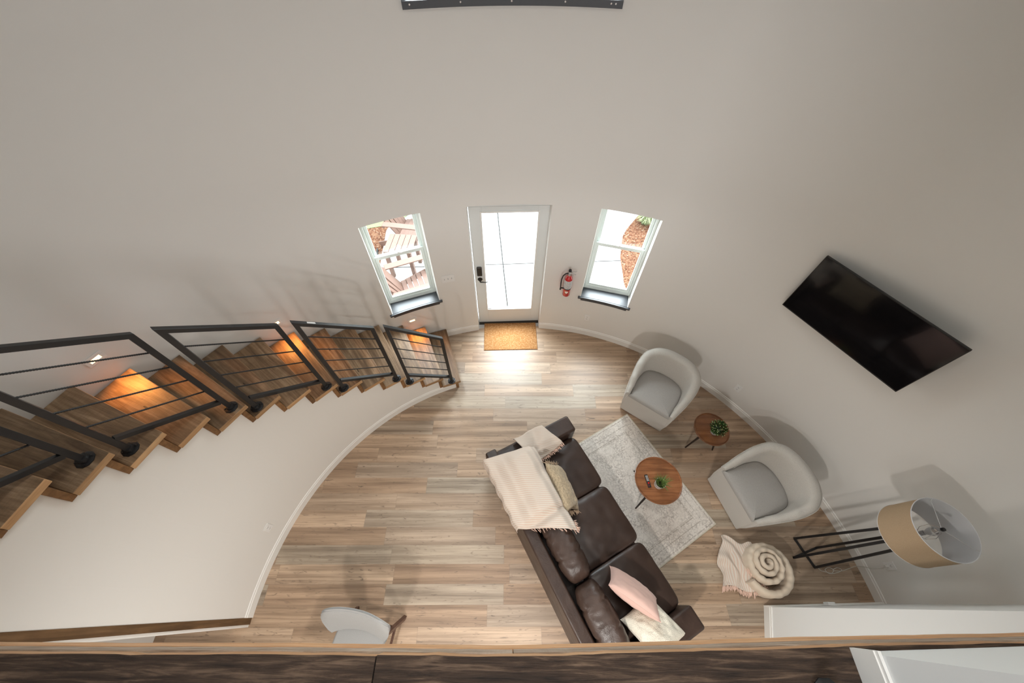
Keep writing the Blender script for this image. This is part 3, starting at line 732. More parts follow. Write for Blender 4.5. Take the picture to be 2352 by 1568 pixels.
# loft guard rail: one flanged post in view
r = empty('loft_railing', (1.075, -.250, 3.012), 0, 'black flanged foot of the loft guard rail at the bottom edge beside the white wall', 'railing')
mb = MB(); flange(mb, (0, 0, 0), .056); mb.build('flange', BLACK, r, smooth=True)
mb = MB(); mb.box((-.018, -.018, .03), (.018, .018, .98)); mb.build('post', BLACK, r)
mb = MB(); mb.box((-2.95, -.045, .96), (.018, -.009, 1.0)); mb.build('top_rail', BLACK, r, bevel=.002)

# partition under the loft
PB = (2.626, -.002)
mb = MB(); mb.prism([PB, (3.80, .040), (3.78, -1.5), (2.25, -1.5), (2.45, -.54)], 0, 2.66)
o = mb.build('wall_right', GYP); tag(o, kind='structure')
def bb_strip(pts, name, h=.125):
    mb = MB()
    for (a, b) in zip(pts, pts[1:]):
        a = Vector((*a, 0)); b = Vector((*b, 0)); d = (b - a).normalized(); nn = Vector((-d.y, d.x, 0))
        for z0, z1, th in ((0, h - .028, .014), (h - .028, h - .006, .009), (h - .006, h, .004)):
            q = [a, b, b + nn * th, a + nn * th]; mb.prism([(v_.x, v_.y) for v_ in q], z0, z1)
    return tag(mb.build(name, TRIM), kind='structure')
bb_strip([(3.77, .039), (2.612, -.002)][::-1], 'baseboard_partition')
bb_strip([(2.45, -.54), (2.626, -.002)], 'baseboard_partition_end')
r = empty('plug_in_device', (3.16, .020, .16), 0, 'small white plug-in device on the wall just above the baseboard near the lamp', 'device')
mb = MB(); mb.box((-.035, -.002, -.002), (.035, .028, .075)); mb.build('body', PLATE, r, bevel=.006)
mb = MB(); mb.box((-.05, -.003, -.012), (.05, .003, .105)); mb.build('wall_plate', PLATE, r, bevel=.002)

# ------------------------------------------------------------------ wall plates
def plate(name, a, r_, z, w_, h_, label, cat, kind):
    r = empty(name, label=label, cat=cat, group='outlet plates round the wall' if kind == 'outlet' else None); r.matrix_world = wallframe(a, r_ - .001, z)
    mb = MB(); mb.box((-w_, 0, -h_), (w_, .006, h_)); mb.build('faceplate', PLATE, r, bevel=.002)
    if kind == 'outlet':
        for s_ in (-1, 1):
            mb = MB(); mb.box((-.017, .005, s_ * .021 - .014), (.017, .008, s_ * .021 + .014)); so = mb.build('socket', PLATE, r, bevel=.002)
            mb = MB()
            for x in (-.007, .007): mb.box((x - .0014, .007, s_ * .021 - .003), (x + .0014, .0085, s_ * .021 + .007))
            mb.box((-.003, .007, s_ * .021 - .011), (.003, .0085, s_ * .021 - .006)); mb.build('slots', SLOT, so)
    else:
        for i in (-1, 0, 1):
            mb = MB(); mb.box((i * .046 - .005, .005, -.012), (i * .046 + .005, .009, .012)); mb.box((i * .046 - .003, .008, -.001), (i * .046 + .003, .018, .006)); mb.build('toggle', LABEL, r, bevel=.001)
    return r
plate('switch_plate', -16.06, R1, 1.185, .082, .058, 'white triple toggle switch plate between the left window and the door', 'switch', 'switch')
plate('wall_outlet', 14.3, R1, .40, .036, .058, 'white outlet low on the wall below the right window', 'outlet', 'outlet')
plate('wall_outlet', 48.46, R1, .405, .036, .058, 'white outlet low on the wall between the two armchairs', 'outlet', 'outlet')
plate('wall_outlet', 82.75, R1, .397, .036, .058, 'white outlet with the lamp cord plugged in, behind the floor lamp', 'outlet', 'outlet')
plate('wall_outlet', -74.98, R2, .412, .036, .058, 'white outlet low on the white wall under the stairs', 'outlet', 'outlet')

# ------------------------------------------------------------------ television
A = Vector((2.634, 2.44, 0)); B = Vector((3.224, 1.499, 0)); ex = (B - A).normalized(); inw = Vector((ex.y, -ex.x, 0))
if inw.dot(Vector((CX, CY, 0)) - A) < 0: inw = -inw
M = Matrix((-ex, -inw, Vector((0, 0, 1)))).transposed().to_4x4()
M = Matrix((ex, -inw, Vector((0, 0, 1)))).transposed().to_4x4(); M.translation = (A + B) / 2 + Vector((0, 0, 1.865))
tv = empty('television', label='large flat black television mounted on the right wall', cat='television'); tv.matrix_world = M
hw = (B - A).length / 2
mb = MB(); mb.box((-hw, 0, 0), (hw, .022, .635)); mb.build('bezel', TVB, tv, bevel=.003)
mb = MB(); mb.box((-hw + .007, -.0012, .014), (hw - .007, .001, .628)); mb.build('screen', SCREEN, tv)
mb = MB(); mb.box((-hw * .7, .022, .05), (hw * .7, .055, .50)); mb.build('back_cover', TVB, tv, bevel=.015)
mb = MB(); mb.box((-.2, .055, .18), (.2, .11, .44)); mb.build('wall_bracket', BLACK, tv)

# ------------------------------------------------------------------ fire extinguisher
EM = wallframe(8.55, R1, 0)
fe = empty('fire_extinguisher', label='red fire extinguisher with white label hanging between the door and the right window', cat='fire extinguisher')
fe.matrix_world = EM @ Matrix.Translation((0, .075, .89))
mb = MB(); rb2 = .050
mb.lathe([(0, 0), (rb2 - .008, 0), (rb2, .012), (rb2, .30), (rb2 - .006, .325), (rb2 - .022, .345), (.018, .357), (.018, .365), (0, .366)], 28); cyl = mb.build('cylinder', RED, fe, smooth=True)
mb = MB(); n = 14
rows = [[(sin(t_) * (rb2 + .0008), cos(t_) * (rb2 + .0008), z) for t_ in [rad(-75 + 150 * i / n) for i in range(n + 1)]] for z in (.15, .295)]
mb.grid(rows); mb.build('label', LABEL, cyl, smooth=True)
mb = MB(); rows = []
for i in range(9):
    k = i / 8; t_ = rad(-26 + 52 * k); hgt = .022 * (1 - abs(2 * k - 1) ** 2) + .004
    rows.append([(sin(t_) * (rb2 + .001), cos(t_) * (rb2 + .001), z) for z in (.098 - hgt, .098 + .014 - abs(k - .5) * .008)])
mb.grid(rows); mb.build('badge', STICKER, cyl, smooth=True)
mb = MB(); mb.lathe([(rb2 + .0015, .135), (rb2 + .0025, .137), (rb2 + .0025, .149), (rb2 + .0015, .151)], 28); mb.box((-.012, -.071, .12), (.012, -.045, .30)); mb.box((.045, .02, .136), (.08, .03, .15)); mb.build('bracket_strap', RUBBER, fe, smooth=True)
mb = MB(); mb.lathe([(.015, .362), (.015, .40), (.010, .405), (.010, .425), (0, .426)], 16); mb.tube([(0, .012, .385), (0, .034, .385)], .013, 12); mb.build('valve', CHROME, fe, smooth=True)
mb = MB(); mb.bar((.0, 0, .415), (-.085, .01, .452), .020, .004); mb.bar((.0, 0, .40), (-.080, .012, .395), .018, .004); mb.build('lever', CHROME, fe, bevel=.001)
mb = MB(); mb.lathe([(0, .425), (.018, .427), (.018, .452), (.014, .458), (0, .458)], 12); mb.build('cap', RUBBER, fe, smooth=True)
mb = MB(); mb.tube([(.010, .0, .395), (.045, .012, .395), (.075, .02, .36), (.087, .025, .30), (.088, .027, .22), (.085, .028, .16), (.085, .028, .115)], [.008] * 6 + [.011], 10); mb.build('hose', RUBBER, fe, smooth=True)

# ------------------------------------------------------------------ doormat and rug
mb = MB(); mb.box((-.395, -.245, 0), (.395, .245, .012)); o = mb.build('doormat', MAT_, bevel=.004); o.location = (-.025, 3.322, .0006); o.rotation_euler = (0, 0, rad(2.4))
tag(o, 'orange brown woven coir doormat lying in front of the entrance door', 'doormat')
Ac, Bc = Vector((1.545, 2.092, 0)), Vector((2.348, .765, 0)); ex = (Bc - Ac).normalized(); ey = Vector((ex.y, -ex.x, 0))      # ey: towards the sofa
ctr = (Ac + Bc) / 2 + ey * .74
mb = MB(); mb.box((-.775, -.74, 0), (.775, .74, .007)); o = mb.build('area_rug', RUG, bevel=.003); o.location = (ctr.x, ctr.y, .0006); o.rotation_euler = (0, 0, atan2(ex.y, ex.x))
tag(o, 'pale grey cream distressed pattern rug lying in front of the leather sofa', 'rug')

# ------------------------------------------------------------------ sofa (local x along the seat, local y towards its front)
SOR = (.725, 1.609, 0); SRZ = atan2(-.87685, .48076)
sofa = empty('sofa', SOR, SRZ, 'dark brown leather three seat sofa standing at the edge of the rug', 'sofa')
def rbox(lo, hi, name, m_, bev=.02, parent=sofa, seg=4):
    mb = MB(); mb.box(lo, hi); return mb.build(name, m_, parent, bevel=bev, seg=seg, smooth=True, angle=80)
rbox((-.19, -1.0, .09), (2.01, -.01, .30), 'base_frame', LEATHER, .015)
def wr(seed, amp):
    def f(q):
        k = noise.noise(Vector((q.x * 5 + seed, q.y * 5, q.z * 5))) * amp + noise.noise(Vector((q.x * 14 + seed, q.y * 14, q.z * 9))) * amp * .45
        return q + Vector((k * .3, k * .3, k))
    return f
for i in range(3):
    mb = MB(); puff(mb, .303, .346, .090, 9.0, 30, wr(i * 3.1, .006), Matrix.Translation((.304 + i * .6095, -.335, .388)))
    weld(mb.build('seat_cushion', LEATHERSEAT, sofa))
rbox((-.20, -1.0, .10), (-.003, .02, .62), 'arm', LEATHER, .025)
rbox((1.833, -1.0, .10), (2.03, .02, .62), 'arm', LEATHER, .025)
mb = MB(); mb.add([(x, y, z) for x in (-.20, 2.03) for y, z in ((-1.035, .10), (-.92, .10), (-.90, .735), (-1.02, .74))], [(0, 1, 2, 3), (7, 6, 5, 4), (0, 4, 5, 1), (1, 5, 6, 2), (2, 6, 7, 3), (3, 7, 4, 0)])
mb.build('backrest', LEATHER, sofa, bevel=.018, seg=4, smooth=True, angle=80)
def backc(seed, L):
    def f(q):
        x, y, z = q
        # sewn seams squeeze the cushion, creases run out from them
        g1 = math.exp(-((z - .02) / .014) ** 2) + math.exp(-((x - L * .28) / .012) ** 2) + math.exp(-((x + L * .42) / .012) ** 2)
        s = 1 - .11 * min(1, g1)
        k = noise.noise(Vector((x * 7 + seed, y * 5, z * 14))) * .007 + noise.noise(Vector((x * 26 + seed, y * 12, z * 9))) * .005
        crown = 1 + .10 * (1 - (x / L) ** 2)
        return Vector((x, y * s * crown + k, z * (1 + .05 * (1 - (x / L) ** 2)) + k * .7))
    return f
for i, (u0, u1) in enumerate(((.0, .612), (.622, 1.228), (1.240, 1.84))):
    mb = MB(); L = (u1 - u0) / 2
    M = Matrix.Translation(((u0 + u1) / 2, -.735 - (.01 if i == 2 else 0), .665)) @ Matrix.Rotation(rad(11), 4, 'X')
    puff(mb, L, .118, .225, 4.2, 56, backc(i * 5.3, L), M); weld(mb.build('back_cushion', LEATHER, sofa))
for x in (-.13, 1.96):
    for y in (-.95, -.06):
        mb = MB(); mb.box((x - .03, y - .03, 0.009), (x + .03, y + .03, .10)); mb.build('leg', DARKLEG, sofa, bevel=.003)

def sofa_thing(name, label, cat, loc=(0, 0, 0)):
    o = empty(name, (0, 0, 0), SRZ, label, cat); o.location = Vector(SOR) + Matrix.Rotation(SRZ, 3, 'Z') @ Vector(loc); return o
def tassels(mb, p, d, n, l=.03, r=.003, spread=.6, down=.3):
    for _ in range(n):
        q = Vector(p) + Vector((random.uniform(-.01, .01), random.uniform(-.01, .01), random.uniform(-.004, .004)))
        e = Vector(d).normalized() + Vector((random.uniform(-spread, spread), random.uniform(-spread, spread), random.uniform(-.2, .2)))
        e.normalize(); ll = l * random.uniform(.6, 1.2)
        mb.tube([q, q + e * ll * .5 + Vector((0, 0, -ll * down * .3)), q + e * ll + Vector((0, 0, -ll * down))], [r, r, r * .6], 5)
# tan pillow with tassels, leaning on the first back cushion
t_ = sofa_thing('throw_pillow', 'tan crinkled gauze pillow with tasselled ends, partly under the striped throw', 'pillow')
M = frame((1, -.10, -.02), (0, -.50, .86), (.455, -.465, .665))
mb = MB(); pillow(mb, .50, .36, .15, M, 40, 3.1, .007); mb.build('cushion', TAN, t_, smooth=True, angle=120)
for sx_ in (-1, 1):
    mb = MB()
    for k in range(9): tassels(mb, M @ Vector((sx_ * .245, -.16 + k * .04, 0)), M.to_3x3() @ Vector((sx_, 0, .1)), 5, .035, .0028)
    tag(mb.build('tassel_fringe', FRINGE2, t_, smooth=True), kind='stuff')
t_ = sofa_thing('throw_pillow', 'smooth blush pink pillow leaning against the sofa back near the right arm', 'pillow')
M = frame((.456, .249, 0), (.05, -.19, .33), (1.515, -.39, .680))
mb = MB(); pillow(mb, .47, .40, .15, M, 34, 8.2, .005); mb.build('cushion', PINK, t_, smooth=True, angle=120)
mb = MB(); n = 30
ring = [Vector((-1 + 2 * i / n, -1, 0)) for i in range(n)] + [Vector((1, -1 + 2 * i / n, 0)) for i in range(n)] + [Vector((1 - 2 * i / n, 1, 0)) for i in range(n)] + [Vector((-1, 1 - 2 * i / n, 0)) for i in range(n + 1)]
def ed(v_, w_, h_):
    x, y = v_.x, v_.y; return Vector((x * w_ / 2 * (1 - .09 * (1 - y * y) * abs(x) ** 3), y * h_ / 2 * (1 - .09 * (1 - x * x) * abs(y) ** 3), 0))
mb.tube([M @ ed(q, .47, .40) for q in ring], .0028, 5, False); mb.build('seam', PINK, t_, smooth=True)
t_ = sofa_thing('throw_pillow', 'cream fluffy boucle pillow lying on the seat behind the pink pillow', 'pillow')
M = frame((.97, -.02, -.02), (0, -.93, .36), (1.80, -.43, .575))
M = frame((.93, .22, .26), (-.2, -.90, .30), (1.80, -.385, .635))
mb = MB(); pillow(mb, .42, .40, .17, M, 60, 1.7, .006); mb.build('cushion', BOUCLE, t_, smooth=True, angle=120)

# striped throw: laid over the back cushion, frame and arm
th = empty('striped_throw', (SOR[0], SOR[1], 0), 0, 'cream and pink striped fringed throw blanket draped over the sofa back and arm', 'blanket')
def s2w(u, n, z): return Vector((.48076 * u + .87685 * n, -.87685 * u + .48076 * n, z))
def ztop(u, n):
    z = interp([(-1.09, .755), (-1.0, .79), (-.90, .86), (-.80, .915), (-.68, .92), (-.60, .86), (-.54, .74)], n)
    zl = interp([(-1.09, .755), (-.9, .765), (-.7, .70), (-.5, .66)], n)
    k = interp([(-.14, 0), (.06, 1)], u); kr = interp([(.58, 1), (.64, .94), (.72, 1)], u)
    return lerp(zl, z, k) * kr
rows = []; NI, NJ = 70, 64
FL, FR, BR, BL = Vector((-.02, -.53)), Vector((.875, -.605)), Vector((.60, -1.06)), Vector((-.13, -1.05))
for i in range(NI + 1):
    a = i / NI; row = []
    for j in range(NJ + 1):
        b = j / NJ
        p = FL.lerp(FR, a).lerp(BL.lerp(BR, a), min(1, b / .78))
        u, n_ = p; hang = max(0, (b - .78) / .22)
        n_ += .012 * sin(a * 9) * (1 - b)
        z = ztop(u, n_) + .014
        z += .010 * sin(u * 16 + n_ * 9 + 2.5 * noise.noise(Vector((u * 3, n_ * 3, 0)))) * (1 - hang) + .010 * noise.noise(Vector((u * 7, n_ * 7, 5)))
        if hang > 0:
            n_ = -1.062 - .012 * sin(hang * 3) - .006 * sin(u * 40); z = z - hang * .26
        # front-left corner tucks towards the arm fold
        row.append(s2w(u, n_, z))
    rows.append(row)
mb = MB(); mb.grid(rows); mb.build('cloth', STRIPE, th, smooth=True, angle=120, solid=.006)
rows2 = []
Q = [Vector((-.235, -.68)), Vector((-.215, -.32)), Vector((.055, -.20)), Vector((.12, -.60))]
for i in range(41):
    a = i / 40; row = []
    for j in range(41):
        b = j / 40; p = Q[0].lerp(Q[1], b).lerp(Q[3].lerp(Q[2], b), a); u, n_ = p
        u += .02 * sin(b * 5 + 1) * (1 - a)
        z = interp([(-.22, .640), (-.05, .650), (.02, .63), (.08, .585), (.13, .56)], u) + interp([(-.7, .09), (-.5, .02), (-.2, 0)], n_)
        z += .012 * sin(n_ * 26 + u * 16 + 2 * noise.noise(Vector((u * 4, n_ * 4, 2)))) + .012
        if a < .04: z -= .05
        row.append(s2w(u, n_, z))
    rows2.append(row)
mb = MB(); mb.grid(rows2); mb.build('folded_corner', STRIPE, th, smooth=True, angle=120, solid=.006)
mb = MB()
for j in range(0, 41, 1): tassels(mb, rows2[40][j], s2w(1, .35, 0), 2, .034, .003, .35, .5)
for j in range(0, 20): tassels(mb, rows[NI][j * 2], s2w(.7, .35, -.2), 1, .034, .003, .35, .5)
for i in range(NI - 6, NI + 1): tassels(mb, rows[i][0], s2w(.5, .6, 0), 3, .035, .003, .5, .5)
mb.build('fringe', FRINGE, th, smooth=True)

# ------------------------------------------------------------------ barrel armchairs
OUT = [(-.312, 0), (-.325, .08), (-.342, .18), (-.356, .29), (-.350, .40), (-.315, .50), (-.245, .575), (-.13, .622), (0, .634)]
OUT = OUT + [(-x, y) for x, y in OUT[-2::-1]]
def crom(pts, n):
    res = []
    for k in range(n + 1):
        t_ = k / n * (len(pts) - 1); i = min(int(t_), len(pts) - 2); f = t_ - i
        p = [Vector(pts[max(0, min(len(pts) - 1, i + d_))]) for d_ in (-1, 0, 1, 2)]
        res.append(.5 * ((2 * p[1]) + (-p[0] + p[2]) * f + (2 * p[0] - 5 * p[1] + 4 * p[2] - p[3]) * f * f + (-p[0] + 3 * p[1] - 3 * p[2] + p[3]) * f ** 3))
    return res
def barrel(loc, rz, label):
    r = empty('barrel_armchair', loc, rz, label, 'armchair', 'barrel armchairs by the round wall')
    C_ = crom(OUT, 72); N = len(C_) - 1; rows = []; inner = []; pip = []
    for i, p in enumerate(C_):
        d_ = (C_[min(i + 1, N)] - C_[max(i - 1, 0)]).normalized(); nrm = Vector((d_.y, -d_.x))
        c0 = Vector((0, .28))
        if nrm.dot(p - c0) < 0: nrm = -nrm
        h = interp([(0, .455), (.06, .50), (.20, .585), (.36, .665), (.50, .735), (.634, .775)], p.y)
        th_ = interp([(0, .055), (.15, .075), (.4, .095), (.634, .12)], p.y); fl = interp([(0, .0), (.2, .014), (.634, .045)], p.y)
        q = []
        def at(off, z, k): e = p + nrm * (off + fl * k); return Vector((e.x, e.y, z))
        q += [at(-.035, .012, 0), at(-.03, .05, 0), at(-.006, .22, .35), at(.0, .36, .6), at(.0, h - .05, 1)]
        for a in (20, 60, 95, 130, 165): q.append(at(-th_ / 2 + th_ / 2 * cos(rad(a)), h - .045 + .045 * sin(rad(a)), 1))
        q += [at(-th_, h - .09, .9), at(-th_ - .004, max(.44, h - .2), .6), at(-th_ - .012, .36, .3), at(-th_ - .012, .30, .3)]
        rows.append(q); inner.append(Vector((q[-2].x, q[-2].y))); pip.append(at(.002, h - .035, 1))
    mb = MB(); mb.grid(rows); k = len(rows[0]); mb.f += [tuple(range(k))[::-1], tuple(N * k + i for i in range(k))]; mb.m += [0, 0]
    mb.build('barrel_back', CREAM, r, smooth=True, angle=60)
    mb = MB(); mb.tube(pip, .0035, 6); mb.build('piping', CREAM, r, smooth=True)
    # base under the seat with the front panel
    mb = MB(); mb.prism([(-.290, .0), (.290, .0), (.27, .46), (-.27, .46)], .012, .395); mb.build('front_panel', CREAM, r, bevel=.012, seg=3, smooth=True, angle=70)
    # seat cushion: D shape with crowned top
    ins = [p - (Vector((0, .25)) - p).normalized() * .010 for p in inner]
    pl = [Vector((-.268, -.004))] + ins + [Vector((.268, -.004))]
    fr_ = [Vector((lerp(.268, -.268, i / 20), -.004)) for i in range(1, 20)]
    loop = pl + fr_; c0 = Vector((0, .22)); rws = []
    for s_, z in ((.97, .37), (1.0, .385), (1.0, .412), (.985, .424), (.95, .434), (.85, .444), (.65, .452), (.4, .457), (.15, .459), (.01, .459)):
        rws.append([Vector((c0.x + (p.x - c0.x) * s_, c0.y + (p.y - c0.y) * s_, z)) for p in loop])
    mb = MB(); mb.grid(rws, True); mb.build('seat_cushion', SEATF, r, smooth=True, angle=75)
    return r
barrel((1.69, 2.01, 0), rad(-35.2), 'oatmeal barrel armchair at the rug corner, the one closer to the door')
barrel((2.4585, .986, 0), rad(-72.5), 'oatmeal barrel armchair near the floor lamp and the rolled blanket')

# ------------------------------------------------------------------ round tables
def round_table(loc, R, ht, feet, label):
    r = empty('round_table', loc, 0, label, 'table', 'round walnut tables')
    mb = MB(); mb.lathe([(0, ht - .022), (R - .03, ht - .022), (R - .004, ht - .012), (R, ht), (R, ht + .012), (R - .005, ht + .014), (R - .010, ht + .010), (R - .014, ht), (0, ht)], 72); mb.build('tabletop', WALNUT, r, smooth=True, angle=35)
    mb = MB()
    for fx, fy in feet:
        mb.tube([(fx, fy, .008 if ht > .43 else .001), (fx * .45, fy * .45, ht - .02)], [.0085, .016], 12)
        l_ = mb.build('leg', DARKLEG, r, smooth=True); mb = MB()
    return r
round_table((1.610, 1.118, 0), .252, .462, [(-.152, -.20), (-.10, .222), (.24, .0)], 'round walnut tray table standing on the rug with remote and grass plant')
round_table((2.385, 1.730, 0), .2035, .412, [(-.174, -.082), (.159, -.109), (.01, .19)], 'smaller round walnut side table between the two armchairs')
def leafblade(mb, p, a, l, w_, lean, droop=.3):
    d = Vector((cos(a), sin(a), 0)); s_ = Vector((-sin(a), cos(a), 0)) * w_; pts = []
    for i in range(5):
        k = i / 4; q = Vector(p) + d * (lean * l * k ** 1.3) + Vector((0, 0, l * (k - droop * k * k)))
        pts.append((q - s_ * (1 - k) ** .6, q + s_ * (1 - k) ** .6))
    vs = [x for pq in pts for x in pq]; mb.add(vs, [(2 * i, 2 * i + 1, 2 * i + 3, 2 * i + 2) for i in range(4)])
pz = .4625
r = empty('potted_grass', (1.600, 1.068, pz), 0, 'spiky green grass plant in a small white pot on the rug table', 'plant')
mb = MB(); mb.lathe([(0, 0), (.036, 0), (.046, .008), (.053, .085), (.055, .088), (.051, .088), (.048, .072), (0, .072)], 32); pt = mb.build('pot', POT, r, smooth=True)
mb = MB(); mb.lathe([(.0505, .060), (.0515, .061), (.0525, .071), (.0515, .072)], 32); mb.build('pot_band', POT2, pt, smooth=True)
mb = MB(); mb.lathe([(.047, .073), (0, .076)], 20); mb.build('soil', SOIL, r)
mb = MB()
for i in range(170):
    a = random.uniform(0, 2 * pi); rr_ = .035 * math.sqrt(random.random()); leafblade(mb, (rr_ * cos(a), rr_ * sin(a), .072), a + random.uniform(-.6, .6), random.uniform(.06, .13), .0035, random.uniform(.15, .8))
tag(mb.build('grass_blades', LEAF, r), kind='stuff')
r = empty('potted_plant', (2.400, 1.694, .4125), 0, 'bushy dark green leafy plant with pale buds in a grey pot on the side table', 'plant')
mb = MB(); mb.lathe([(0, 0), (.034, 0), (.042, .006), (.050, .085), (.052, .088), (.048, .088), (.045, .07), (0, .07)], 32); mb.build('pot', POT2, r, smooth=True)
mb = MB(); mb2 = MB()
for i in range(760):
    d = Vector((random.gauss(0, 1), random.gauss(0, 1), random.gauss(.2, .9))).normalized(); q = Vector((.0, .0, .135)) + Vector((d.x * .088, d.y * .088, d.z * .062)) * random.uniform(.55, 1)
    if q.z < .08: q.z = .08 + random.random() * .03
    up = d.cross(Vector((random.random(), random.random(), random.random()))).normalized() * .0085; e = (d + Vector((random.uniform(-.5, .5), random.uniform(-.5, .5), random.uniform(-.1, .5)))).normalized() * .022
    mb.add([q, q + e * .5 + up, q + e, q + e * .5 - up], [(0, 1, 2, 3)])
    if i % 7 == 0: mb2.lathe([(0, -.004), (.0045, -.002), (.005, .002), (0, .005)], 6, Matrix.Translation(q + e * .8))
tag(mb.build('leaves', LEAF2, r), kind='stuff'); tag(mb2.build('buds', BUD, r, smooth=True), kind='stuff')
mb = MB()
for i in range(14): a = i * .45; mb.tube([(.01 * cos(a), .01 * sin(a), .06), (.05 * cos(a), .05 * sin(a), .14)], .0015, 5)
mb.build('stems', LEAF2, r)
# remote
r = empty('remote_control', (1.493, 1.106, pz), atan2(-.107, .017), 'slim black remote control lying beside the grass plant', 'remote')
mb = MB(); mb.box((-.068, -.0175, 0), (.068, .0175, .014)); mb.build('body', RUBBER, r, bevel=.006, seg=3)
mb = MB(); k_ = 0
for i in range(5):
    for j in range(3): mb.box((-.055 + i * .012, -.011 + j * .009, .0135), (-.048 + i * .012, -.006 + j * .009, .0155))
mb.build('buttons', PLATE, r)
mb = MB(); mb.lathe([(.010, .0135), (.010, .0155), (0, .0156)], 16, Matrix.Translation((.022, 0, 0))); mb.box((.045, -.006, .0135), (.052, .0, .0155)); mb.build('navigation_key', RED, r)

# ------------------------------------------------------------------ floor lamp
LC = Vector((3.235, .492, 0))
lamp = empty('floor_lamp', LC, 0, 'floor lamp with drum burlap shade on four black crossing poles', 'lamp')
base = {k: Vector(v_) - LC for k, v_ in dict(A=(3.174, .631, .008), B=(3.091, .443, .008), C=(3.281, .353, .008), D=(3.385, .542, .008)).items()}
tops = {k: Vector(v_) - LC for k, v_ in dict(A=(3.222, .560, 1.33), B=(3.222, .478, 1.33), C=(3.258, .424, 1.33), D=(3.250, .508, 1.33)).items()}
for k in 'ABCD':
    mb = MB(); mb.bar(base[k], tops[k], .021); mb.build('pole', BLACK, lamp)
for a, b in ('AC', 'BD'):
    mb = MB(); mb.bar(base[a], base[b], .021, .015); mb.build('base_bar', BLACK, lamp)
    mb = MB(); mb.bar(tops[a], tops[b], .019, .014); mb.build('top_bar', BLACK, lamp)
mb = MB(); n = 96; hz = (.0, .012, .016, .29, .294, .305); rows = []
for z, ex_ in ((0, .0015), (.014, .0015), (.015, 0), (.289, 0), (.29, .0015), (.305, .0015)):
    R_s = lerp(.228, .220, z / .305) + ex_; rows.append([Vector((R_s * cos(2 * pi * k / n), R_s * sin(2 * pi * k / n), 1.32 + z)) for k in range(n)])
mb.grid(rows, True); sh = mb.build('lamp_shade', BURLAP, lamp, smooth=True, angle=50)
mb = MB(); rows = []
for z in (0, .305):
    R_s = lerp(.228, .220, z / .305) - .002; rows.append([Vector((R_s * cos(2 * pi * k / n), R_s * sin(2 * pi * k / n), 1.32 + z)) for k in range(n)][::-1])
mb.grid(rows, True); mb.build('shade_liner', SHADEIN, sh, smooth=True)
mb = MB()
for z, R_s in ((1.32, .2285), (1.625, .2205)): mb.tube([(R_s * cos(2 * pi * k / n), R_s * sin(2 * pi * k / n), z) for k in range(n + 1)], .003, 6, False)
mb.build('shade_rim', SHADEIN, sh, smooth=True)
mb = MB()
for k in range(3):
    a = rad(80 + 120 * k); mb.tube([(.0, 0, 1.60), (.205 * cos(a), .205 * sin(a), 1.605), (.219 * cos(a), .219 * sin(a), 1.622)], .0022, 6)
mb.build('spider_wire', CHROME, sh)
mb = MB(); mb.lathe([(0, 1.625), (.012, 1.620), (.014, 1.608), (.014, 1.600), (0, 1.598)], 16); mb.build('finial', BLACK, lamp, smooth=True)
mb = MB(); mb.tube([(0, 0, 1.33), (0, 0, 1.40)], .010, 12); mb.lathe([(.018, 1.40), (.018, 1.45), (.014, 1.455), (0, 1.455)], 16)
mb.tube([(0.0, -.02, 1.40), (0, -.045, 1.44), (0, -.05, 1.52), (0, -.02, 1.59), (0, 0, 1.60)], .002, 6); mb.tube([(0, .02, 1.40), (0, .045, 1.44), (0, .05, 1.52), (0, .02, 1.59), (0, 0, 1.60)], .002, 6); mb.build('socket', CHROME, lamp, smooth=True)
mb = MB(); mb.lathe([(.013, 1.455), (.016, 1.47), (.028, 1.50), (.030, 1.52), (.024, 1.545), (0, 1.556)], 20)
BULB = mat('clear_bulb', (.85, .85, .85), .08); BULB.node_tree.nodes['Principled BSDF'].inputs['Transmission Weight'].default_value = .85; mb.build('bulb', BULB, lamp, smooth=True)
# cord lying on the floor, coiled, and plugged in
pw = wallframe(82.75, R1, .40)
pts = [(3.30, .38, .012), (3.33, .33, .006), (3.38, .315, .006), (3.44, .305, .008), (3.47, .335, .012), (3.43, .355, .010), (3.38, .335, .012), (3.41, .30, .012), (3.50, .31, .014), (3.56, .335, .008), (3.52, .355, .008), (3.46, .33, .014), (3.55, .325, .010), (3.65, .35, .006), (3.735, .372, .006), (3.742, .36, .10), (3.72, .34, .20), (3.735, .335, .30), (3.725, .335, .36)]
pts = [Vector(p) - LC for p in pts]; cp = crom([tuple(p) for p in pts], 150)
mb = MB(); mb.tube([Vector(p) for p in cp], .0032, 6); mb.build('cord', CLEARC, lamp, smooth=True)
mb = MB(); p = pw @ Vector((0, .012, -.021)) - LC; q = pw @ Vector((0, .04, -.021)) - LC; mb.tube([p, q], .013, 10); mb.tube([q, Vector(pts[-1])], .004, 6); mb.build('plug', CLEARC, lamp, smooth=True)

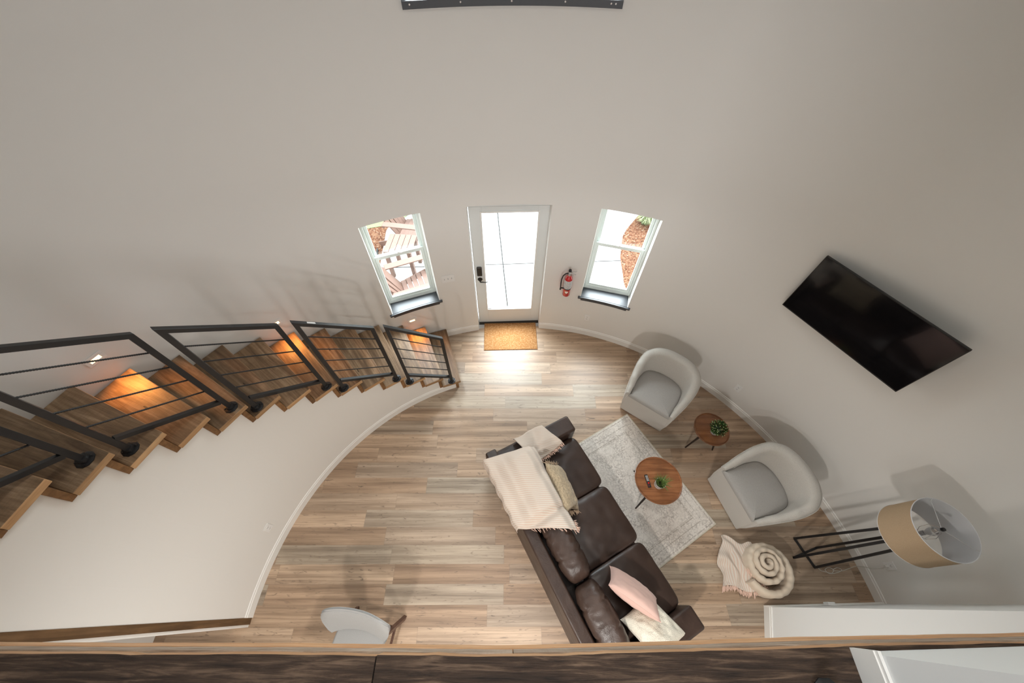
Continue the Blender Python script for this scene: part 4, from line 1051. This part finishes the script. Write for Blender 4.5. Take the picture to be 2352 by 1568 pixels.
# ------------------------------------------------------------------ rolled duvet and throw on the floor
r = empty('rolled_blanket', (2.65, .37, 0), 0, 'thick beige quilted blanket rolled into a spiral on the floor', 'blanket')
rows = []; T = 3.64; N = 330
for i in range(N + 1):
    t_ = i / N * T; a = -2 * pi * t_ + 1.3                       # clockwise outwards
    o2 = max(0, t_ - 2.15)
    rad_ = .018 + .052 * t_ + .018 * o2
    cx_, cy_ = .030 * o2, -.034 * o2
    zt = .285 - .008 * t_ - .045 * o2
    q_ = min(1, t_ / 1.5); pl_ = sin(rad_ * a * 2 * pi / .075 * .5)
    thk = .0235 + .011 * min(1, o2)
    pk = .0028 * q_ * pl_ + .003 * noise.noise(Vector((t_ * 5, 0, 0)))
    e = Vector((cos(a), sin(a), 0)); c_ = Vector((cx_, cy_, 0)); row = []
    for k, (o_, z) in enumerate(((-1, .012), (-1, .12), (-1, zt - .035), (-.85, zt - .018), (-.5, zt - .004), (0, zt + .002), (.5, zt - .004), (.85, zt - .018), (1, zt - .035), (1.05, .12), (.9, .012))):
        row.append(c_ + e * (rad_ + o_ * (thk + pk)) + Vector((0, 0, z + pk * (1.5 if z > .2 else 0))))
    rows.append(row)
mb = MB(); mb.grid(rows); k = 11; mb.f += [tuple(range(k)), tuple(N * k + i for i in range(k))[::-1]]; mb.m += [0, 0]
mb.build('duvet', COMF, r, smooth=True, angle=100)
r = empty('fringed_throw', (2.42, .36, 0), 0, 'cream and pink striped fringed throw heaped on the floor against the rolled blanket', 'blanket')
rows = []; NI, NJ = 60, 60
TL, TR, BRc, BLc = Vector((-.085, .285)), Vector((.20, .19)), Vector((.22, -.225)), Vector((-.20, -.20))
for i in range(NI + 1):
    a = i / NI; row = []
    for j in range(NJ + 1):
        b = j / NJ; p = TL.lerp(TR, a).lerp(BLc.lerp(BRc, a), b)
        x = p.x + .030 * sin(b * 9 + .5) * (1 - a) - .05 * (1 - a) * (1 - (2 * b - 1) ** 2) * .4; y = p.y + .025 * sin(a * 8)
        z = .02 + .16 * a ** 1.4 * (.45 + .55 * sin(pi * min(1, b * 1.1))) + .028 * (1 + sin(x * 40 + 5 * noise.noise(Vector((x * 5, y * 5, 0))) + y * 12)) * (.35 + .65 * (1 - abs(2 * b - 1))) * (1 - .5 * a) + .035 * abs(noise.noise(Vector((x * 7, y * 7, 3))))
        row.append(Vector((x, y, max(.006, z))))
    rows.append(row)
mb = MB(); mb.grid(rows); mb.build('cloth', STRIPE2, r, smooth=True, angle=120, solid=.006)
mb = MB()
for i in range(0, NI + 1): tassels(mb, rows[i][NJ], (-.1, -1, 0), 2, .045, .003, .35, .3)
for i in range(0, 40): tassels(mb, Vector((lerp(.02, .22, i / 40), lerp(-.03, -.20, i / 40), .2 - i * .002)), (.1, -1, 0), 1, .04, .003, .5, .3)
mb.build('fringe', FRINGE, r, smooth=True)

# ------------------------------------------------------------------ dining chair at the bottom edge
dc = empty('dining_chair', (-1.30, -.30, 0), rad(-8), 'pale grey upholstered dining chair with dark wood legs at the bottom edge', 'chair')
# local +y is the chair's back side
rows = []; n = 30
for i in range(n + 1):
    k = -1 + 2 * i / n; w_ = .295
    row = []
    for o_, z, lean in ((0, .52, 0), (0, .60, .02), (0, .74, .07), (0, .83, .105), (.25, .868, .12), (.5, .882, .122), (.75, .868, .12), (1, .83, .105), (1, .74, .07), (1, .60, .02), (1, .52, 0)):
        wz = interp([(.52, .80), (.70, .97), (.84, 1.0), (.9, .96)], z); x = k * w_ * 1.05 * wz; cur = -.055 * abs(k) ** 2.2
        zz = z - .11 * max(0, (abs(k) - .55) / .45) ** 2.5 * max(0, (z - .52) / .36); x *= 1 - .03 * max(0, (abs(k) - .8) / .2)
        row.append(Vector((x, .085 + lean * 1.0 + cur + o_ * .052 * (1 - .3 * abs(k) ** 4), zz)))
    rows.append(row)
mb = MB(); mb.grid(rows, False); kk = 11; mb.f += [tuple(range(kk)), tuple(n * kk + i for i in range(kk))[::-1]]; mb.m += [0, 0]
br = mb.build('backrest', VELVET, dc, smooth=True, angle=70)
mb = MB(); mb.tube([rows[i][4] for i in range(n + 1)], .003, 6); mb.tube([rows[i][6] for i in range(n + 1)], .003, 6); mb.build('piping', VELVET, br, smooth=True)
mb = MB(); mb.prism([(-.215, .10), (.215, .10), (.25, -.40), (-.25, -.40)], .41, .485); mb.build('seat', VELVET, dc, bevel=.02, seg=4, smooth=True, angle=70)
for s_ in (-1, 1):
    mb = MB(); mb.bar((s_ * .205, .075, .44), (s_ * .245, .200, .0), .032, .040); mb.build('leg', CHAIRWOOD, dc, bevel=.002)
    mb = MB(); mb.bar((s_ * .225, -.36, .41), (s_ * .24, -.38, .0), .034, .034); mb.build('leg', CHAIRWOOD, dc, bevel=.002)
    mb = MB(); mb.bar((s_ * .226, .135, .22), (s_ * .232, -.37, .22), .018, .028); mb.build('stretcher', CHAIRWOOD, dc)
mb = MB(); mb.bar((-.222, .13, .25), (.222, .13, .25), .018, .028); mb.build('stretcher', CHAIRWOOD, dc)
